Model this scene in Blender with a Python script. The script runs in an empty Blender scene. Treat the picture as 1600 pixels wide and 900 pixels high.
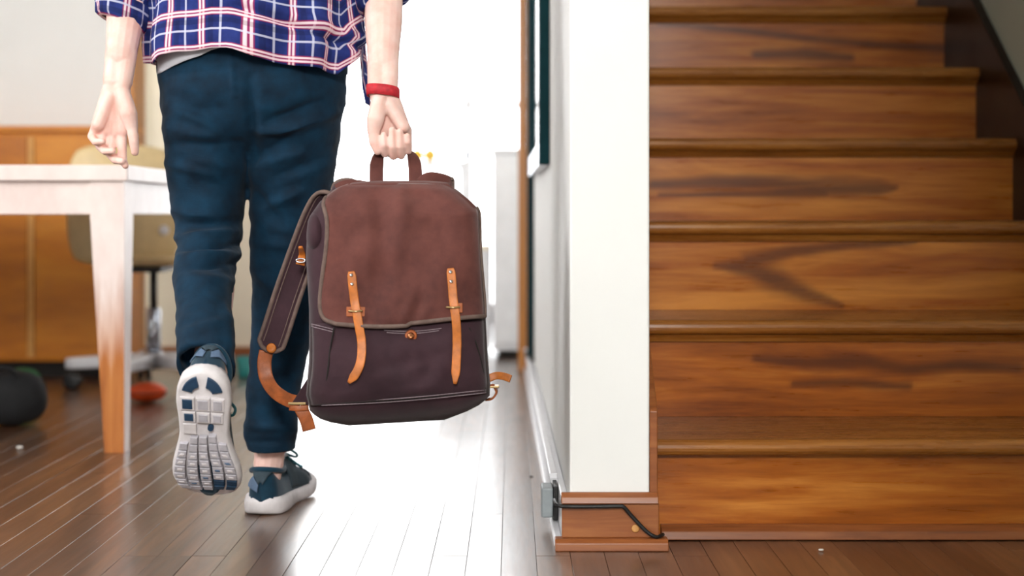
import bpy, bmesh, math, random
import numpy as np
from mathutils import Vector, Matrix, noise

random.seed(7)
scene = bpy.context.scene
COL = scene.collection

# ------------------------------------------------------------------ camera
F = 2222.2          # focal length in pixels of the 1600 px wide frame (50 mm on 36 mm)
H = 0.60            # eye height above the floor
HZ = 335.0          # row of the horizon
cam_d = bpy.data.cameras.new('camera')
cam = bpy.data.objects.new('camera', cam_d)
COL.objects.link(cam)
cam.location = (0, 0, H)
cam.rotation_euler = (math.pi / 2, 0, 0)
cam_d.lens = 50; cam_d.sensor_width = 36
cam_d.shift_y = -(450 - HZ) / 1600
cam_d.dof.use_dof = True
cam_d.dof.focus_distance = 2.60
cam_d.dof.aperture_fstop = 2.0
cam_d.clip_start = 0.05
scene.camera = cam

# ------------------------------------------------------------------ world, light, exposure
world = bpy.data.worlds.new('sky'); scene.world = world
world.use_nodes = True
bg = world.node_tree.nodes['Background']
bg.inputs['Color'].default_value = (0.97, 0.985, 1.0, 1)
bg.inputs['Strength'].default_value = 7.0

def area(name, loc, target, sx, sy, watts, col=(1, 1, 1)):
    l = bpy.data.lights.new(name, 'AREA'); l.shape = 'RECTANGLE'
    l.size = sx; l.size_y = sy; l.energy = watts; l.color = col
    o = bpy.data.objects.new(name, l); COL.objects.link(o)
    o.location = loc
    d = Vector(target) - Vector(loc)
    o.rotation_euler = d.to_track_quat('-Z', 'Y').to_euler()
    return o
# daylight of the hall's own window, behind the camera
area('hall_window_daylight', (-0.06, -2.15, 2.15), (0.0, 3.0, 0.9), 0.5, 0.7, 150, (1.0, 0.985, 0.96))
# unseen side light added to brighten the back wall at the left
area('side_fill_light', (-2.82, 1.6, 1.98), (-1.2, 4.6, 0.9), 1.4, 0.9, 34, (1.0, 0.99, 0.98))

vs = scene.view_settings
vs.view_transform = 'Standard'; vs.look = 'None'
vs.exposure = 0.0; vs.gamma = 1.0; vs.use_curve_mapping = False

# ------------------------------------------------------------------ helpers
def P(px, py, Y):
    """world point that shows at (px, py) when it stands at distance Y"""
    return Vector(((px - 800) * Y / F, Y, H - (py - HZ) * Y / F))

def lin(c):
    r = []
    for v in c[:3]:
        v = v / 255.0
        r.append(v / 12.92 if v <= 0.04045 else ((v + 0.055) / 1.055) ** 2.4)
    return (*r, 1.0)

class NT:
    def __init__(s, m):
        s.t = m.node_tree; s.n = s.t.nodes; s.l = s.t.links
    def add(s, typ, **kw):
        n = s.n.new(typ)
        for k, v in kw.items():
            setattr(n, k, v)
        return n
    def link(s, a, b): s.l.new(a, b)
    def math(s, op, a, b=None, c=None, clamp=False):
        n = s.add('ShaderNodeMath', operation=op); n.use_clamp = clamp
        for i, v in enumerate((a, b, c)):
            if v is None: continue
            if isinstance(v, (int, float)): n.inputs[i].default_value = v
            else: s.link(v, n.inputs[i])
        return n.outputs[0]
    def mix(s, f, a, b, mode='MIX'):
        n = s.add('ShaderNodeMix', data_type='RGBA', blend_type=mode)
        for sock, v in ((n.inputs[0], f), (n.inputs[6], a), (n.inputs[7], b)):
            if isinstance(v, (int, float)): sock.default_value = v
            elif isinstance(v, tuple): sock.default_value = v
            else: s.link(v, sock)
        return n.outputs[2]
    def ramp(s, f, stops):
        n = s.add('ShaderNodeValToRGB'); cr = n.color_ramp
        while len(cr.elements) < len(stops): cr.elements.new(0.5)
        for e, (p, c) in zip(cr.elements, stops):
            e.position = p; e.color = c if len(c) == 4 else (*c, 1)
        s.link(f, n.inputs[0]); return n.outputs[0]
    def noise(s, vec, scale, detail=3, rough=0.55, dist=0.0):
        n = s.add('ShaderNodeTexNoise'); n.inputs['Scale'].default_value = scale
        n.inputs['Detail'].default_value = detail; n.inputs['Roughness'].default_value = rough
        n.inputs['Distortion'].default_value = dist
        if vec is not None: s.link(vec, n.inputs['Vector'])
        return n.outputs[0]
    def mapping(s, vec, scale=(1, 1, 1), loc=(0, 0, 0)):
        n = s.add('ShaderNodeMapping'); n.inputs['Scale'].default_value = scale
        n.inputs['Location'].default_value = loc
        s.link(vec, n.inputs['Vector']); return n.outputs[0]
    def bump(s, h, strength=0.3, dist=0.002):
        n = s.add('ShaderNodeBump'); n.inputs['Strength'].default_value = strength
        n.inputs['Distance'].default_value = dist
        s.link(h, n.inputs['Height']); return n.outputs[0]

def base_mat(name, rough=0.6, metal=0.0, spec=0.5):
    m = bpy.data.materials.new(name); m.use_nodes = True
    t = NT(m); b = t.n['Principled BSDF']
    b.inputs['Roughness'].default_value = rough
    b.inputs['Metallic'].default_value = metal
    b.inputs['Specular IOR Level'].default_value = spec
    return m, t, b

def mat_plain(name, col, rough=0.6, metal=0.0, var=0.08, scale=30, bump=0.0, spec=0.5, bscale=None):
    m, t, b = base_mat(name, rough, metal, spec)
    c = lin(col)
    g = t.add('ShaderNodeNewGeometry')
    n = t.noise(g.outputs['Position'], scale, 4)
    dark = tuple(x * (1 - var * 2) for x in c[:3]) + (1,)
    lite = tuple(min(1, x * (1 + var)) for x in c[:3]) + (1,)
    t.link(t.ramp(n, [(0.3, dark), (0.7, lite)]), b.inputs['Base Color'])
    if bump:
        n2 = t.noise(g.outputs['Position'], bscale or scale * 6, 3)
        t.link(t.bump(n2, bump), b.inputs['Normal'])
    return m

def mat_wood(name, stops, grain=(1.5, 30, 30), rough=0.35, figure=False, var=0.35, bump=0.15, coat=0.0, spec=0.5):
    """stretched noise grain; tone differs from piece to piece"""
    m, t, b = base_mat(name, rough, 0, spec)
    g = t.add('ShaderNodeNewGeometry'); oi = t.add('ShaderNodeObjectInfo')
    off = t.add('ShaderNodeVectorMath', operation='ADD'); t.link(g.outputs['Position'], off.inputs[0])
    sc = t.add('ShaderNodeVectorMath', operation='SCALE'); sc.inputs[0].default_value = (3.1, 7.7, 5.3)
    t.link(oi.outputs['Random'], sc.inputs['Scale']); t.link(sc.outputs[0], off.inputs[1])
    v = t.mapping(off.outputs[0], grain)
    n1 = t.noise(v, 1.0, 6, 0.6, 0.8)
    v2 = t.mapping(off.outputs[0], tuple(4.0 * x for x in grain))
    n2 = t.noise(v2, 1.0, 4, 0.6)
    f = t.math('ADD', t.math('MULTIPLY', n1, 0.72), t.math('MULTIPLY', n2, 0.28))
    f = t.math('ADD', f, t.math('MULTIPLY', t.math('SUBTRACT', oi.outputs['Random'], 0.5), var * 0.4))
    col = t.ramp(f, stops)
    if figure:
        a = t.add('ShaderNodeAttribute'); a.attribute_name = 'figure'
        fa = t.math('MULTIPLY', a.outputs['Fac'], t.math('ADD', 0.55, t.math('MULTIPLY', n2, 0.7)), clamp=True)
        col = t.mix(fa, col, lin((80, 36, 20)))
    t.link(col, b.inputs['Base Color'])
    rr = t.math('ADD', t.math('MULTIPLY', n2, 0.18), rough - 0.09)
    t.link(rr, b.inputs['Roughness'])
    if bump: t.link(t.bump(f, bump, 0.001), b.inputs['Normal'])
    if coat:
        b.inputs['Coat Weight'].default_value = coat
        sc_ = t.noise(t.mapping(g.outputs['Position'], (140, 4, 140)), 1, 5, 0.7, 0.5)
        wr_ = t.noise(g.outputs['Position'], 5, 4, 0.6)
        cr_ = t.math('ADD', 0.10, t.math('ADD', t.math('MULTIPLY', sc_, 0.12), t.math('MULTIPLY', wr_, 0.14)))
        t.link(cr_, b.inputs['Coat Roughness'])
    return m

def mesh_of(name, verts, faces, mat, smooth=False, uvs=None):
    me = bpy.data.meshes.new(name)
    me.from_pydata([tuple(v) for v in verts], [], faces)
    if mat: me.materials.append(mat)
    if smooth:
        me.polygons.foreach_set('use_smooth', [True] * len(me.polygons))
    if uvs is not None:
        uv = me.uv_layers.new(name='UVMap')
        arr = np.array(uvs, dtype=np.float32)
        idx = np.zeros(len(me.loops), dtype=np.int32)
        me.loops.foreach_get('vertex_index', idx)
        uv.data.foreach_set('uv', arr[idx].ravel())
    me.update()
    return me

def root_of(o):
    while o.parent: o = o.parent
    return o

def put(name, me, parent=None, label=None):
    """link a mesh whose vertices are in world space; below a thing they become local to it"""
    o = bpy.data.objects.new(name, me); COL.objects.link(o)
    if parent is not None:
        loc = root_of(parent).location
        me.transform(Matrix.Translation(-loc))
        o.parent = parent
    if label: o['label'] = label
    return o

def thing(name, label, cat, loc, group=None):
    o = bpy.data.objects.new(name, None); COL.objects.link(o)
    o.empty_display_size = 0.05
    o.location = loc; o['label'] = label; o['category'] = cat
    if group: o['group'] = group
    return o

def own(name, me, label, cat, loc, group=None):
    """a thing that is one mesh: origin moved to its base"""
    loc = Vector(loc); me.transform(Matrix.Translation(-loc))
    o = bpy.data.objects.new(name, me); COL.objects.link(o); o.location = loc
    o['label'] = label; o['category'] = cat
    if group: o['group'] = group
    return o

def struct(name, me, label=None):
    o = bpy.data.objects.new(name, me); COL.objects.link(o); o['kind'] = 'structure'
    if label: o['label'] = label
    return o

def bm_mesh(name, bm, mat, smooth=False):
    me = bpy.data.meshes.new(name); bm.normal_update(); bm.to_mesh(me); bm.free()
    if mat: me.materials.append(mat)
    if smooth: me.polygons.foreach_set('use_smooth', [True] * len(me.polygons))
    return me

def box_me(name, x0, x1, y0, y1, z0, z1, mat, bevel=0.0, segs=2):
    bm = bmesh.new()
    bmesh.ops.create_cube(bm, size=1)
    for v in bm.verts:
        v.co = Vector(((x0 + x1) / 2 + v.co.x * (x1 - x0), (y0 + y1) / 2 + v.co.y * (y1 - y0), (z0 + z1) / 2 + v.co.z * (z1 - z0)))
    if bevel:
        bmesh.ops.bevel(bm, geom=bm.edges[:], offset=bevel, segments=segs, affect='EDGES', profile=0.5)
    return bm_mesh(name, bm, mat)

def prism_me(name, pts, axis, a0, a1, mat, bevel=0.0, segs=2):
    """polygon extruded along an axis; pts are the two remaining coordinates in order"""
    bm = bmesh.new()
    def mk(p, a):
        if axis == 'x': return (a, p[0], p[1])
        if axis == 'y': return (p[0], a, p[1])
        return (p[0], p[1], a)
    A = [bm.verts.new(mk(p, a0)) for p in pts]; B = [bm.verts.new(mk(p, a1)) for p in pts]
    n = len(pts)
    bm.faces.new(A); bm.faces.new(B[::-1])
    for i in range(n): bm.faces.new((A[i], B[i], B[(i + 1) % n], A[(i + 1) % n]))
    bmesh.ops.recalc_face_normals(bm, faces=bm.faces[:])
    if bevel:
        bmesh.ops.bevel(bm, geom=bm.edges[:], offset=bevel, segments=segs, affect='EDGES', profile=0.5)
    return bm_mesh(name, bm, mat)

def loft_data(rings, cap=True, closed=True):
    n = len(rings[0]); V = []; Fc = []
    for r in rings: V += [Vector(p) for p in r]
    for i in range(len(rings) - 1):
        for j in range(n if closed else n - 1):
            k = (j + 1) % n
            Fc.append((i * n + j, i * n + k, (i + 1) * n + k, (i + 1) * n + j))
    if cap and closed:
        for base, rev in ((0, True), ((len(rings) - 1) * n, False)):
            c = sum((V[base + j] for j in range(n)), Vector()) / n
            V.append(c); ci = len(V) - 1
            for j in range(n):
                k = (j + 1) % n
                Fc.append((base + k, base + j, ci) if rev else (base + j, base + k, ci))
    return V, Fc

def fix_normals(me):
    bm = bmesh.new(); bm.from_mesh(me); bmesh.ops.recalc_face_normals(bm, faces=bm.faces[:])
    bm.to_mesh(me); bm.free(); return me

def loft_me(name, rings, mat, cap=True, smooth=True):
    V, Fc = loft_data(rings, cap)
    return fix_normals(mesh_of(name, V, Fc, mat, smooth))

def ring(c, A, B, n=32, p=2.0):
    c = Vector(c); A = Vector(A); B = Vector(B); out = []
    for i in range(n):
        t = 2 * math.pi * i / n; cs, sn = math.cos(t), math.sin(t)
        out.append(c + A * math.copysign(abs(cs) ** (2 / p), cs) + B * math.copysign(abs(sn) ** (2 / p), sn))
    return out

def smooth_path(pts, n):
    """Catmull-Rom through points"""
    pts = [Vector(p) for p in pts]
    if len(pts) == 2: return [pts[0].lerp(pts[1], i / (n - 1)) for i in range(n)]
    q = [2 * pts[0] - pts[1]] + pts + [2 * pts[-1] - pts[-2]]
    out = []; m = len(pts) - 1
    for i in range(n):
        t = i / (n - 1) * m; k = min(int(t), m - 1); u = t - k
        a, b, c, d = q[k], q[k + 1], q[k + 2], q[k + 3]
        out.append(0.5 * ((2 * b) + (c - a) * u + (2 * a - 5 * b + 4 * c - d) * u * u + (3 * b - a - 3 * c + d) * u ** 3))
    return out

def frames(path):
    T = []
    for i in range(len(path)):
        a = path[max(i - 1, 0)]; b = path[min(i + 1, len(path) - 1)]
        T.append((b - a).normalized())
    up = Vector((0, 0, 1)) if abs(T[0].z) < 0.9 else Vector((1, 0, 0))
    N = (up - T[0] * up.dot(T[0])).normalized(); fr = []
    for t in T:
        N = (N - t * N.dot(t)).normalized()
        fr.append((t, N, t.cross(N)))
    return fr

def tube_me(name, pts, r, mat, n=24, seg=8, smooth_pts=True, radii=None):
    path = smooth_path(pts, n) if smooth_pts else [Vector(p) for p in pts]
    fr = frames(path); rings = []
    for i, (c, (t, N, B)) in enumerate(zip(path, fr)):
        rr = r if radii is None else radii(i / (len(path) - 1))
        rings.append(ring(c, N * rr, B * rr, seg))
    return loft_me(name, rings, mat)

def ribbon_me(name, pts, wdir, width, thick, mat, n=24, p=4.0, seg=16, wfun=None):
    """flat strap: path, direction of its width (vector or list), width and thickness"""
    path = smooth_path(pts, n); rings = []
    wd = smooth_path(wdir, n) if isinstance(wdir, list) else [Vector(wdir)] * n
    for i, c in enumerate(path):
        t = (path[min(i + 1, n - 1)] - path[max(i - 1, 0)]).normalized()
        w = wd[i] - t * wd[i].dot(t); w.normalize()
        k = t.cross(w)
        ww = width if wfun is None else width * wfun(i / (n - 1))
        rings.append(ring(c, w * (ww / 2), k * (thick / 2), seg, p))
    return loft_me(name, rings, mat)

def lathe_me(name, prof, c, mat, axis='z', n=24, smooth=True):
    c = Vector(c); rings = []
    for r, h in prof:
        rr = []
        for i in range(n):
            a = 2 * math.pi * i / n; x, y = r * math.cos(a), r * math.sin(a)
            rr.append(c + (Vector((x, y, h)) if axis == 'z' else Vector((x, h, y)) if axis == 'y' else Vector((h, x, y))))
        rings.append(rr)
    return loft_me(name, rings, mat, True, smooth)

def capsule(p0, p1, r0, r1, n=16, flat=None):
    """tapered capsule as (verts, faces)"""
    p0 = Vector(p0); p1 = Vector(p1); d = p1 - p0
    if d.length < 1e-6: d = Vector((0, 0, 1e-4))
    t = d.normalized(); up = Vector((0, 0, 1)) if abs(t.z) < 0.9 else Vector((1, 0, 0))
    N = (up - t * up.dot(t)).normalized(); B = t.cross(N); rings = []
    for k in range(1, 6):
        a = math.pi / 2 * (k / 5 - 1) ; rings.append((p0 + t * r0 * math.sin(a), r0 * math.cos(a)))
    for k in range(0, 5):
        a = math.pi / 2 * (k / 5); rings.append((p1 + t * r1 * math.sin(a), r1 * math.cos(a)))
    rr = [ring(c, N * r, B * r, n) for c, r in rings]
    return loft_data(rr)

def remesh(name, parts, voxel, smooth_it, mat, fac=0.5):
    """union of closed shapes grown into one continuous surface"""
    V = []; Fc = []
    for v, f in parts:
        o = len(V); V += v; Fc += [tuple(i + o for i in q) for q in f]
    me = mesh_of(name, V, Fc, None); fix_normals(me)
    ob = bpy.data.objects.new('tmp', me); COL.objects.link(ob)
    md = ob.modifiers.new('r', 'REMESH'); md.mode = 'VOXEL'; md.voxel_size = voxel
    if smooth_it:
        ms = ob.modifiers.new('s', 'SMOOTH'); ms.factor = fac; ms.iterations = smooth_it
    dg = bpy.context.evaluated_depsgraph_get()
    out = bpy.data.meshes.new_from_object(ob.evaluated_get(dg))
    bpy.data.objects.remove(ob); bpy.data.meshes.remove(me)
    out.name = name; out.materials.clear(); out.materials.append(mat)
    out.polygons.foreach_set('use_smooth', [True] * len(out.polygons))
    return out

def displace(me, fn):
    n = len(me.vertices); co = np.zeros(n * 3); no = np.zeros(n * 3)
    me.vertices.foreach_get('co', co); me.vertices.foreach_get('normal', no)
    co = co.reshape(-1, 3); no = no.reshape(-1, 3)
    d = np.array([fn(Vector(c)) for c in co])
    me.vertices.foreach_set('co', (co + no * d[:, None]).ravel()); me.update()

def interp(tab, x):
    if x <= tab[0][0]: return tab[0][1]
    for (a, va), (b, vb) in zip(tab, tab[1:]):
        if x <= b: return va + (vb - va) * (x - a) / (b - a)
    return tab[-1][1]

# ------------------------------------------------------------------ materials
M = {}
M['wall'] = mat_plain('white_wall_paint', (240, 240, 238), 0.7, var=0.01, scale=6, bump=0.05, bscale=180)
M['wall_green'] = mat_plain('grey_green_wall_paint', (206, 210, 196), 0.7, var=0.02, scale=5, bump=0.05, bscale=180)
M['cream'] = mat_plain('cream_wall_paint', (246, 236, 216), 0.7, var=0.02, scale=5, bump=0.03)
M['white_gloss'] = mat_plain('white_gloss_paint', (232, 232, 236), 0.3, var=0.03, scale=20)
M['floor'] = mat_wood('dark_floor_boards', [(0.25, lin((44, 27, 17))), (0.5, lin((88, 58, 37))), (0.8, lin((132, 95, 64)))], (26, 2.2, 26), 0.36, var=0.5, bump=0.08, spec=0.6, coat=0.8)
M['subfloor'] = mat_plain('dark_subfloor', (30, 20, 14), 0.8)
M['stair'] = mat_wood('varnished_stair_riser_wood', [(0.28, lin((104, 46, 10))), (0.5, lin((170, 92, 24))), (0.72, lin((214, 138, 56)))], (1.6, 20, 20), 0.3, figure=True, var=0.35, bump=0.06)
M['tread'] = mat_wood('varnished_stair_tread_wood', [(0.2, lin((92, 50, 18))), (0.5, lin((150, 92, 36))), (0.8, lin((196, 134, 62)))], (1.8, 36, 36), 0.28, var=0.2, bump=0.08)
M['stair_dark'] = mat_wood('dark_stained_stringer_wood', [(0.2, lin((20, 10, 5))), (0.6, lin((34, 17, 8))), (0.9, lin((48, 26, 12)))], (20, 2, 2), 0.4, var=0.1)
M['base_wood'] = mat_wood('brown_baseboard_wood', [(0.2, lin((92, 46, 22))), (0.5, lin((142, 80, 38))), (0.8, lin((172, 110, 60)))], (3, 40, 40), 0.4, var=0.25)
M['jamb'] = mat_wood('orange_brown_door_frame_wood', [(0.2, lin((140, 82, 20))), (0.6, lin((186, 118, 38))), (0.9, lin((206, 140, 60)))], (20, 20, 1.5), 0.4)
M['sideboard'] = mat_wood('orange_sideboard_veneer', [(0.2, lin((160, 84, 8))), (0.5, lin((206, 124, 20))), (0.8, lin((228, 152, 40)))], (2, 10, 10), 0.35)
M['black'] = mat_plain('black_plastic', (18, 18, 20), 0.5)
M['dark'] = mat_plain('dark_void_paint', (24, 18, 14), 0.8)
M['chrome'] = mat_plain('brushed_metal', (190, 195, 205), 0.25, 1.0, var=0.02)
M['greybox'] = mat_plain('grey_plastic', (150, 158, 162), 0.5)
M['teal'] = mat_plain('dark_teal_frame_paint', (16, 46, 50), 0.9, spec=0.1)
M['mirror'] = mat_plain('mirror_glass', (235, 240, 242), 0.05, 1.0, var=0.0)
M['dust'] = mat_plain('pale_debris', (225, 220, 212), 0.8)
M['leather'] = mat_plain('tan_leather', (198, 112, 40), 0.45, var=0.15, scale=60, bump=0.2, bscale=500)
M['leather_dark'] = mat_plain('brown_leather', (170, 90, 42), 0.45, var=0.18, scale=60, bump=0.2, bscale=500)
M['copper'] = mat_plain('copper_metal', (196, 130, 90), 0.25, 1.0, var=0.04)
# ================================================================== THE SETTING
# ---- floor: dark slab with strip boards on it
fl = struct('floor', box_me('floor', -3.2, 1.5, -2.2, 8.3, -0.12, -0.012, M['subfloor']), 'dark brown polished strip board floor')
PITCH = 0.0605; GAP = 0.0009
def board_me(L):
    me = box_me('board', -PITCH / 2 + GAP / 2, PITCH / 2 - GAP / 2, 0, L - 0.001, -0.014, 0.0, M['floor'], 0.00025, 1)
    return me
LENS = [1.1, 1.45, 1.8, 2.2]
BM = {L: board_me(L) for L in LENS}
rb = random.Random(3)
far_boards = []
x = -2.65
n_near = 0
while x < 1.22:
    y = 1.75 + rb.choice([0, -0.35, -0.7, -1.0])
    ymax = 2.62 if x > 0.16 else 8.2
    while y < ymax:
        L = rb.choice(LENS)
        vis = x > -0.42 * (y + L) and x < 0.42 * (y + L)
        if y < 5.4 and vis:
            o = bpy.data.objects.new('board', BM[L]); COL.objects.link(o)
            o.parent = fl; o.location = (x, y, rb.uniform(-0.0006, 0.0)); n_near += 1
        else:
            far_boards.append((x, y, L))
        y += L
    x += PITCH
# the boards farther away, beside and behind the camera
V = []; Fc = []
def add_fb(x, y, L):
    a, b = x - PITCH / 2 + GAP / 2, x + PITCH / 2 - GAP / 2
    i = len(V)
    V.extend([(a, y, -0.012), (b, y, -0.012), (b, y + L, -0.012), (a, y + L, -0.012), (a, y, 0), (b, y, 0), (b, y + L, 0), (a, y + L, 0)])
    Fc.extend([(i + 4, i + 5, i + 6, i + 7), (i, i + 1, i + 5, i + 4), (i + 1, i + 2, i + 6, i + 5), (i + 2, i + 3, i + 7, i + 6), (i + 3, i, i + 4, i + 7)])
for b_ in far_boards: add_fb(*b_)
xx = -2.65
while xx < 1.22:
    add_fb(xx, -2.2, 2.95); xx += PITCH
fb = put('board', mesh_of('far_boards', V, Fc, M['floor']), fl); fb['kind'] = 'stuff'

# ---- partition wall whose end stands between hall and stairs
XL, XR, YP = 0.104, 0.248, 2.565
pv = [(XL, YP), (XR, YP), (XR, 5.45), (0.0735, 5.45)]
struct('wall_partition', prism_me('wall_partition', pv, 'z', 0, 2.6, M['wall'], 0.004), 'white end of the partition wall between hall and stairs')
# its baseboard, front (bare wood) and hall side (white)
bb = struct('baseboard_front', prism_me('baseboard_front', [(2.55, 0.02), (2.5645, 0.02), (2.5645, 0.082), (2.55, 0.082)], 'x', 0.0895, 0.264, M['base_wood'], 0.002))
put('cap_molding', prism_me('cap', [(2.543, 0.082), (2.5645, 0.082), (2.5645, 0.1), (2.556, 0.1), (2.547, 0.094)], 'x', 0.0885, 0.2625, M['base_wood'], 0.0015), bb)
put('shoe_molding', prism_me('shoe', [(2.53, 0.0), (2.5645, 0.0), (2.5645, 0.02), (2.54, 0.02), (2.532, 0.014)], 'x', 0.077, 0.279, M['base_wood'], 0.0015), bb)
put('filled_knot', lathe_me('knot', [(0.0, -0.0012), (0.006, -0.001), (0.0075, 0.0)], (0.2215, 2.5500, 0.0365), mat_plain('pale_filler', (196, 140, 76), 0.6), 'y'), bb, 'pale round filled hole in the brown board')
bl = struct('baseboard_left', prism_me('baseboard_left', [(0.0895, 2.566), (0.1035, 2.566), (0.073, 5.44), (0.058, 5.44)], 'z', 0.001, 0.085, M['white_gloss'], 0.003))
put('shoe_molding', prism_me('bshoe', [(0.076, 2.56), (0.0893, 2.567), (0.058, 5.44), (0.045, 5.44)], 'z', 0.001, 0.018, M['white_gloss'], 0.003), bl)
# white cable conduit along the hall side, box and black cord
cd = thing('cable_conduit', 'thin white cable conduit along the bottom of the hall wall', 'conduit', (0.09, 2.8, 0.086))
put('channel', prism_me('conduit', [(0.073, 2.76), (0.088, 2.76), (0.058, 5.35), (0.045, 5.35)], 'z', 0.086, 0.098, M['white_gloss'], 0.002), cd)
jb = thing('cable_box', 'small grey plastic box on the skirting at the wall corner', 'cable box', (0.072, 2.72, 0.024))
put('cover', box_me('cover', 0.056, 0.078, 2.70, 2.76, 0.024, 0.080, M['greybox'], 0.003), jb)
put('back_plate', box_me('plate', 0.0785, 0.0865, 2.695, 2.765, 0.02, 0.084, M['black'], 0.001), jb)
cord = tube_me('black_cord', [(0.082, 2.692, 0.05), (0.078, 2.6, 0.078), (0.083, 2.543, 0.0795), (0.105, 2.5385, 0.0785), (0.15, 2.5385, 0.0785), (0.19, 2.5385, 0.079), (0.2, 2.5385, 0.077), (0.215, 2.5415, 0.06), (0.24, 2.541, 0.034), (0.258, 2.542, 0.0235), (0.272, 2.56, 0.024)], 0.0035, M['black'], 60, 8)
own('power_cord', cord, 'black cord taped across the brown baseboard of the white wall end', 'cord', (0.15, 2.5385, 0.02))

# ---- right wall above the stairs, hall walls, ceiling
struct('wall_right', box_me('wall_right', 1.245, 1.36, -2.2, 5.55, 0, 2.6, M['wall_green']))
wl = struct('wall_left', box_me('wall_left', -3.0, -2.85, 2.32, 5.45, 0, 2.6, M['wall']))
put('wall_pier', box_me('wall_pier', -3.0, -2.85, -2.2, 0.88, 0, 2.6, M['wall']), wl)
put('wall_apron', box_me('wall_apron', -3.0, -2.85, 0.88, 2.32, 0, 1.50, M['wall']), wl)
put('wall_header', box_me('wall_header', -3.0, -2.85, 0.88, 2.32, 2.44, 2.6, M['wall']), wl)
struct('wall_shade_blocker', box_me('wall_shade_blocker', 0.22, 1.244, -0.40, -0.25, 0, 2.6, M['wall_green']))  # unseen wall added behind the camera to darken the stairs' right side
wb = struct('wall_back', box_me('wall_back', -2.85, -1.46, 5.45, 5.56, 0, 2.6, M['wall']))
put('wall_header', box_me('wall_header', -1.46, 0.08, 5.45, 5.56, 2.12, 2.6, M['wall']), wb)
struct('wall_stairs', box_me('wall_stairs', 0.25, 1.244, 5.2, 5.3, 0, 2.6, M['wall_green']))
struct('ceiling', box_me('ceiling', -3.0, 1.36, -2.3, 8.1, 2.6, 2.7, M['wall']))
wr = struct('wall_rear', box_me('wall_rear', -3.0, -0.33, -2.3, -2.2, 0, 2.6, M['wall']))
put('wall_pier', box_me('wall_pier', 0.21, 1.36, -2.3, -2.2, 0, 2.6, M['wall']), wr)
put('wall_apron', box_me('wall_apron', -0.33, 0.21, -2.3, -2.2, 0, 1.78, M['wall']), wr)
struct('window_2', box_me('window_2', -0.33, 0.21, -2.3, -2.1, 1.781, 1.795, M['white_gloss'], 0.003), 'sill of the narrow hall window')
# wooden door frame of the opening to the bright room
def jamb(name, x0, x1): return struct(name, box_me(name, x0, x1, 5.42, 5.58, 0, 2.12, M['jamb'], 0.004))
jamb('trim_1', -1.462, -1.438)
jamb('trim_2', 0.0235, 0.0585)
struct('trim_3', box_me('trim_3', -1.4375, 0.023, 5.42, 5.58, 2.09, 2.119, M['jamb'], 0.004))
struct('trim_shade_gap', box_me('trim_shade_gap', 0.059, 0.0725, 5.40, 5.449, 0, 2.12, M['teal'], 0.002))  # dark strip standing in for the door frame's shadow side

# ---- bright room beyond the opening
struct('wall_far_left', box_me('wall_far_left', -2.85, -0.95, 5.98, 6.08, 0, 2.6, M['cream']))
struct('baseboard_far', box_me('baseboard_far', -2.85, -0.95, 5.962, 5.979, 0.0, 0.045, M['base_wood'], 0.003))
struct('wall_far_left_return', box_me('wall_far_left_return', -2.85, -2.75, 6.08, 8.0, 0, 2.6, M['wall']))
struct('wall_far_right', box_me('wall_far_right', 1.0, 1.12, 5.56, 8.0, 0, 2.6, M['wall']))
wn = struct('wall_far', box_me('wall_far', -2.75, 1.12, 8.0, 8.1, 2.45, 2.6, M['wall']))
glass, gt, gb = base_mat('clear_window_glass')
gt.n.remove(gb)
g1 = gt.add('ShaderNodeBsdfTransparent'); g2 = gt.add('ShaderNodeBsdfGlossy'); g2.inputs['Roughness'].default_value = 0.02
gf = gt.add('ShaderNodeFresnel'); gf.inputs['IOR'].default_value = 1.45
gm = gt.add('ShaderNodeMixShader'); gt.link(gf.outputs[0], gm.inputs[0]); gt.link(g1.outputs[0], gm.inputs[1]); gt.link(g2.outputs[0], gm.inputs[2])
gt.link(gm.outputs[0], gt.n['Material Output'].inputs[0])
win = struct('window_1', box_me('window_1', -2.75, 1.0, 7.98, 8.06, 0.0, 0.1, M['white_gloss'], 0.004), 'tall white framed glass doors full of daylight')
xs = [-2.73, -2.0, -1.35, -0.245, 0.55, 0.97]
for i, xm in enumerate(xs):
    put('window_frame', box_me('mullion', xm - 0.022, xm + 0.022, 7.99, 8.05, 0.1, 2.45, M['white_gloss'], 0.004), win)
for a, b in zip(xs, xs[1:]):
    put('pane', box_me('pane', a + 0.022, b - 0.022, 8.015, 8.021, 0.1, 1.2, glass), win)
    put('pane', box_me('pane', a + 0.022, b - 0.022, 8.015, 8.021, 1.235, 2.45, glass), win)
    put('window_rail', box_me('rail', a + 0.022, b - 0.022, 7.995, 8.045, 1.2, 1.235, M['white_gloss'], 0.004), win)
# door handle on the tall mullion
hd = put('door_handle', tube_me('handle', [(-0.245, 7.985, 0.93), (-0.245, 7.94, 0.93), (-0.30, 7.94, 0.93)], 0.012, M['chrome'], 12, 8), win)

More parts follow.
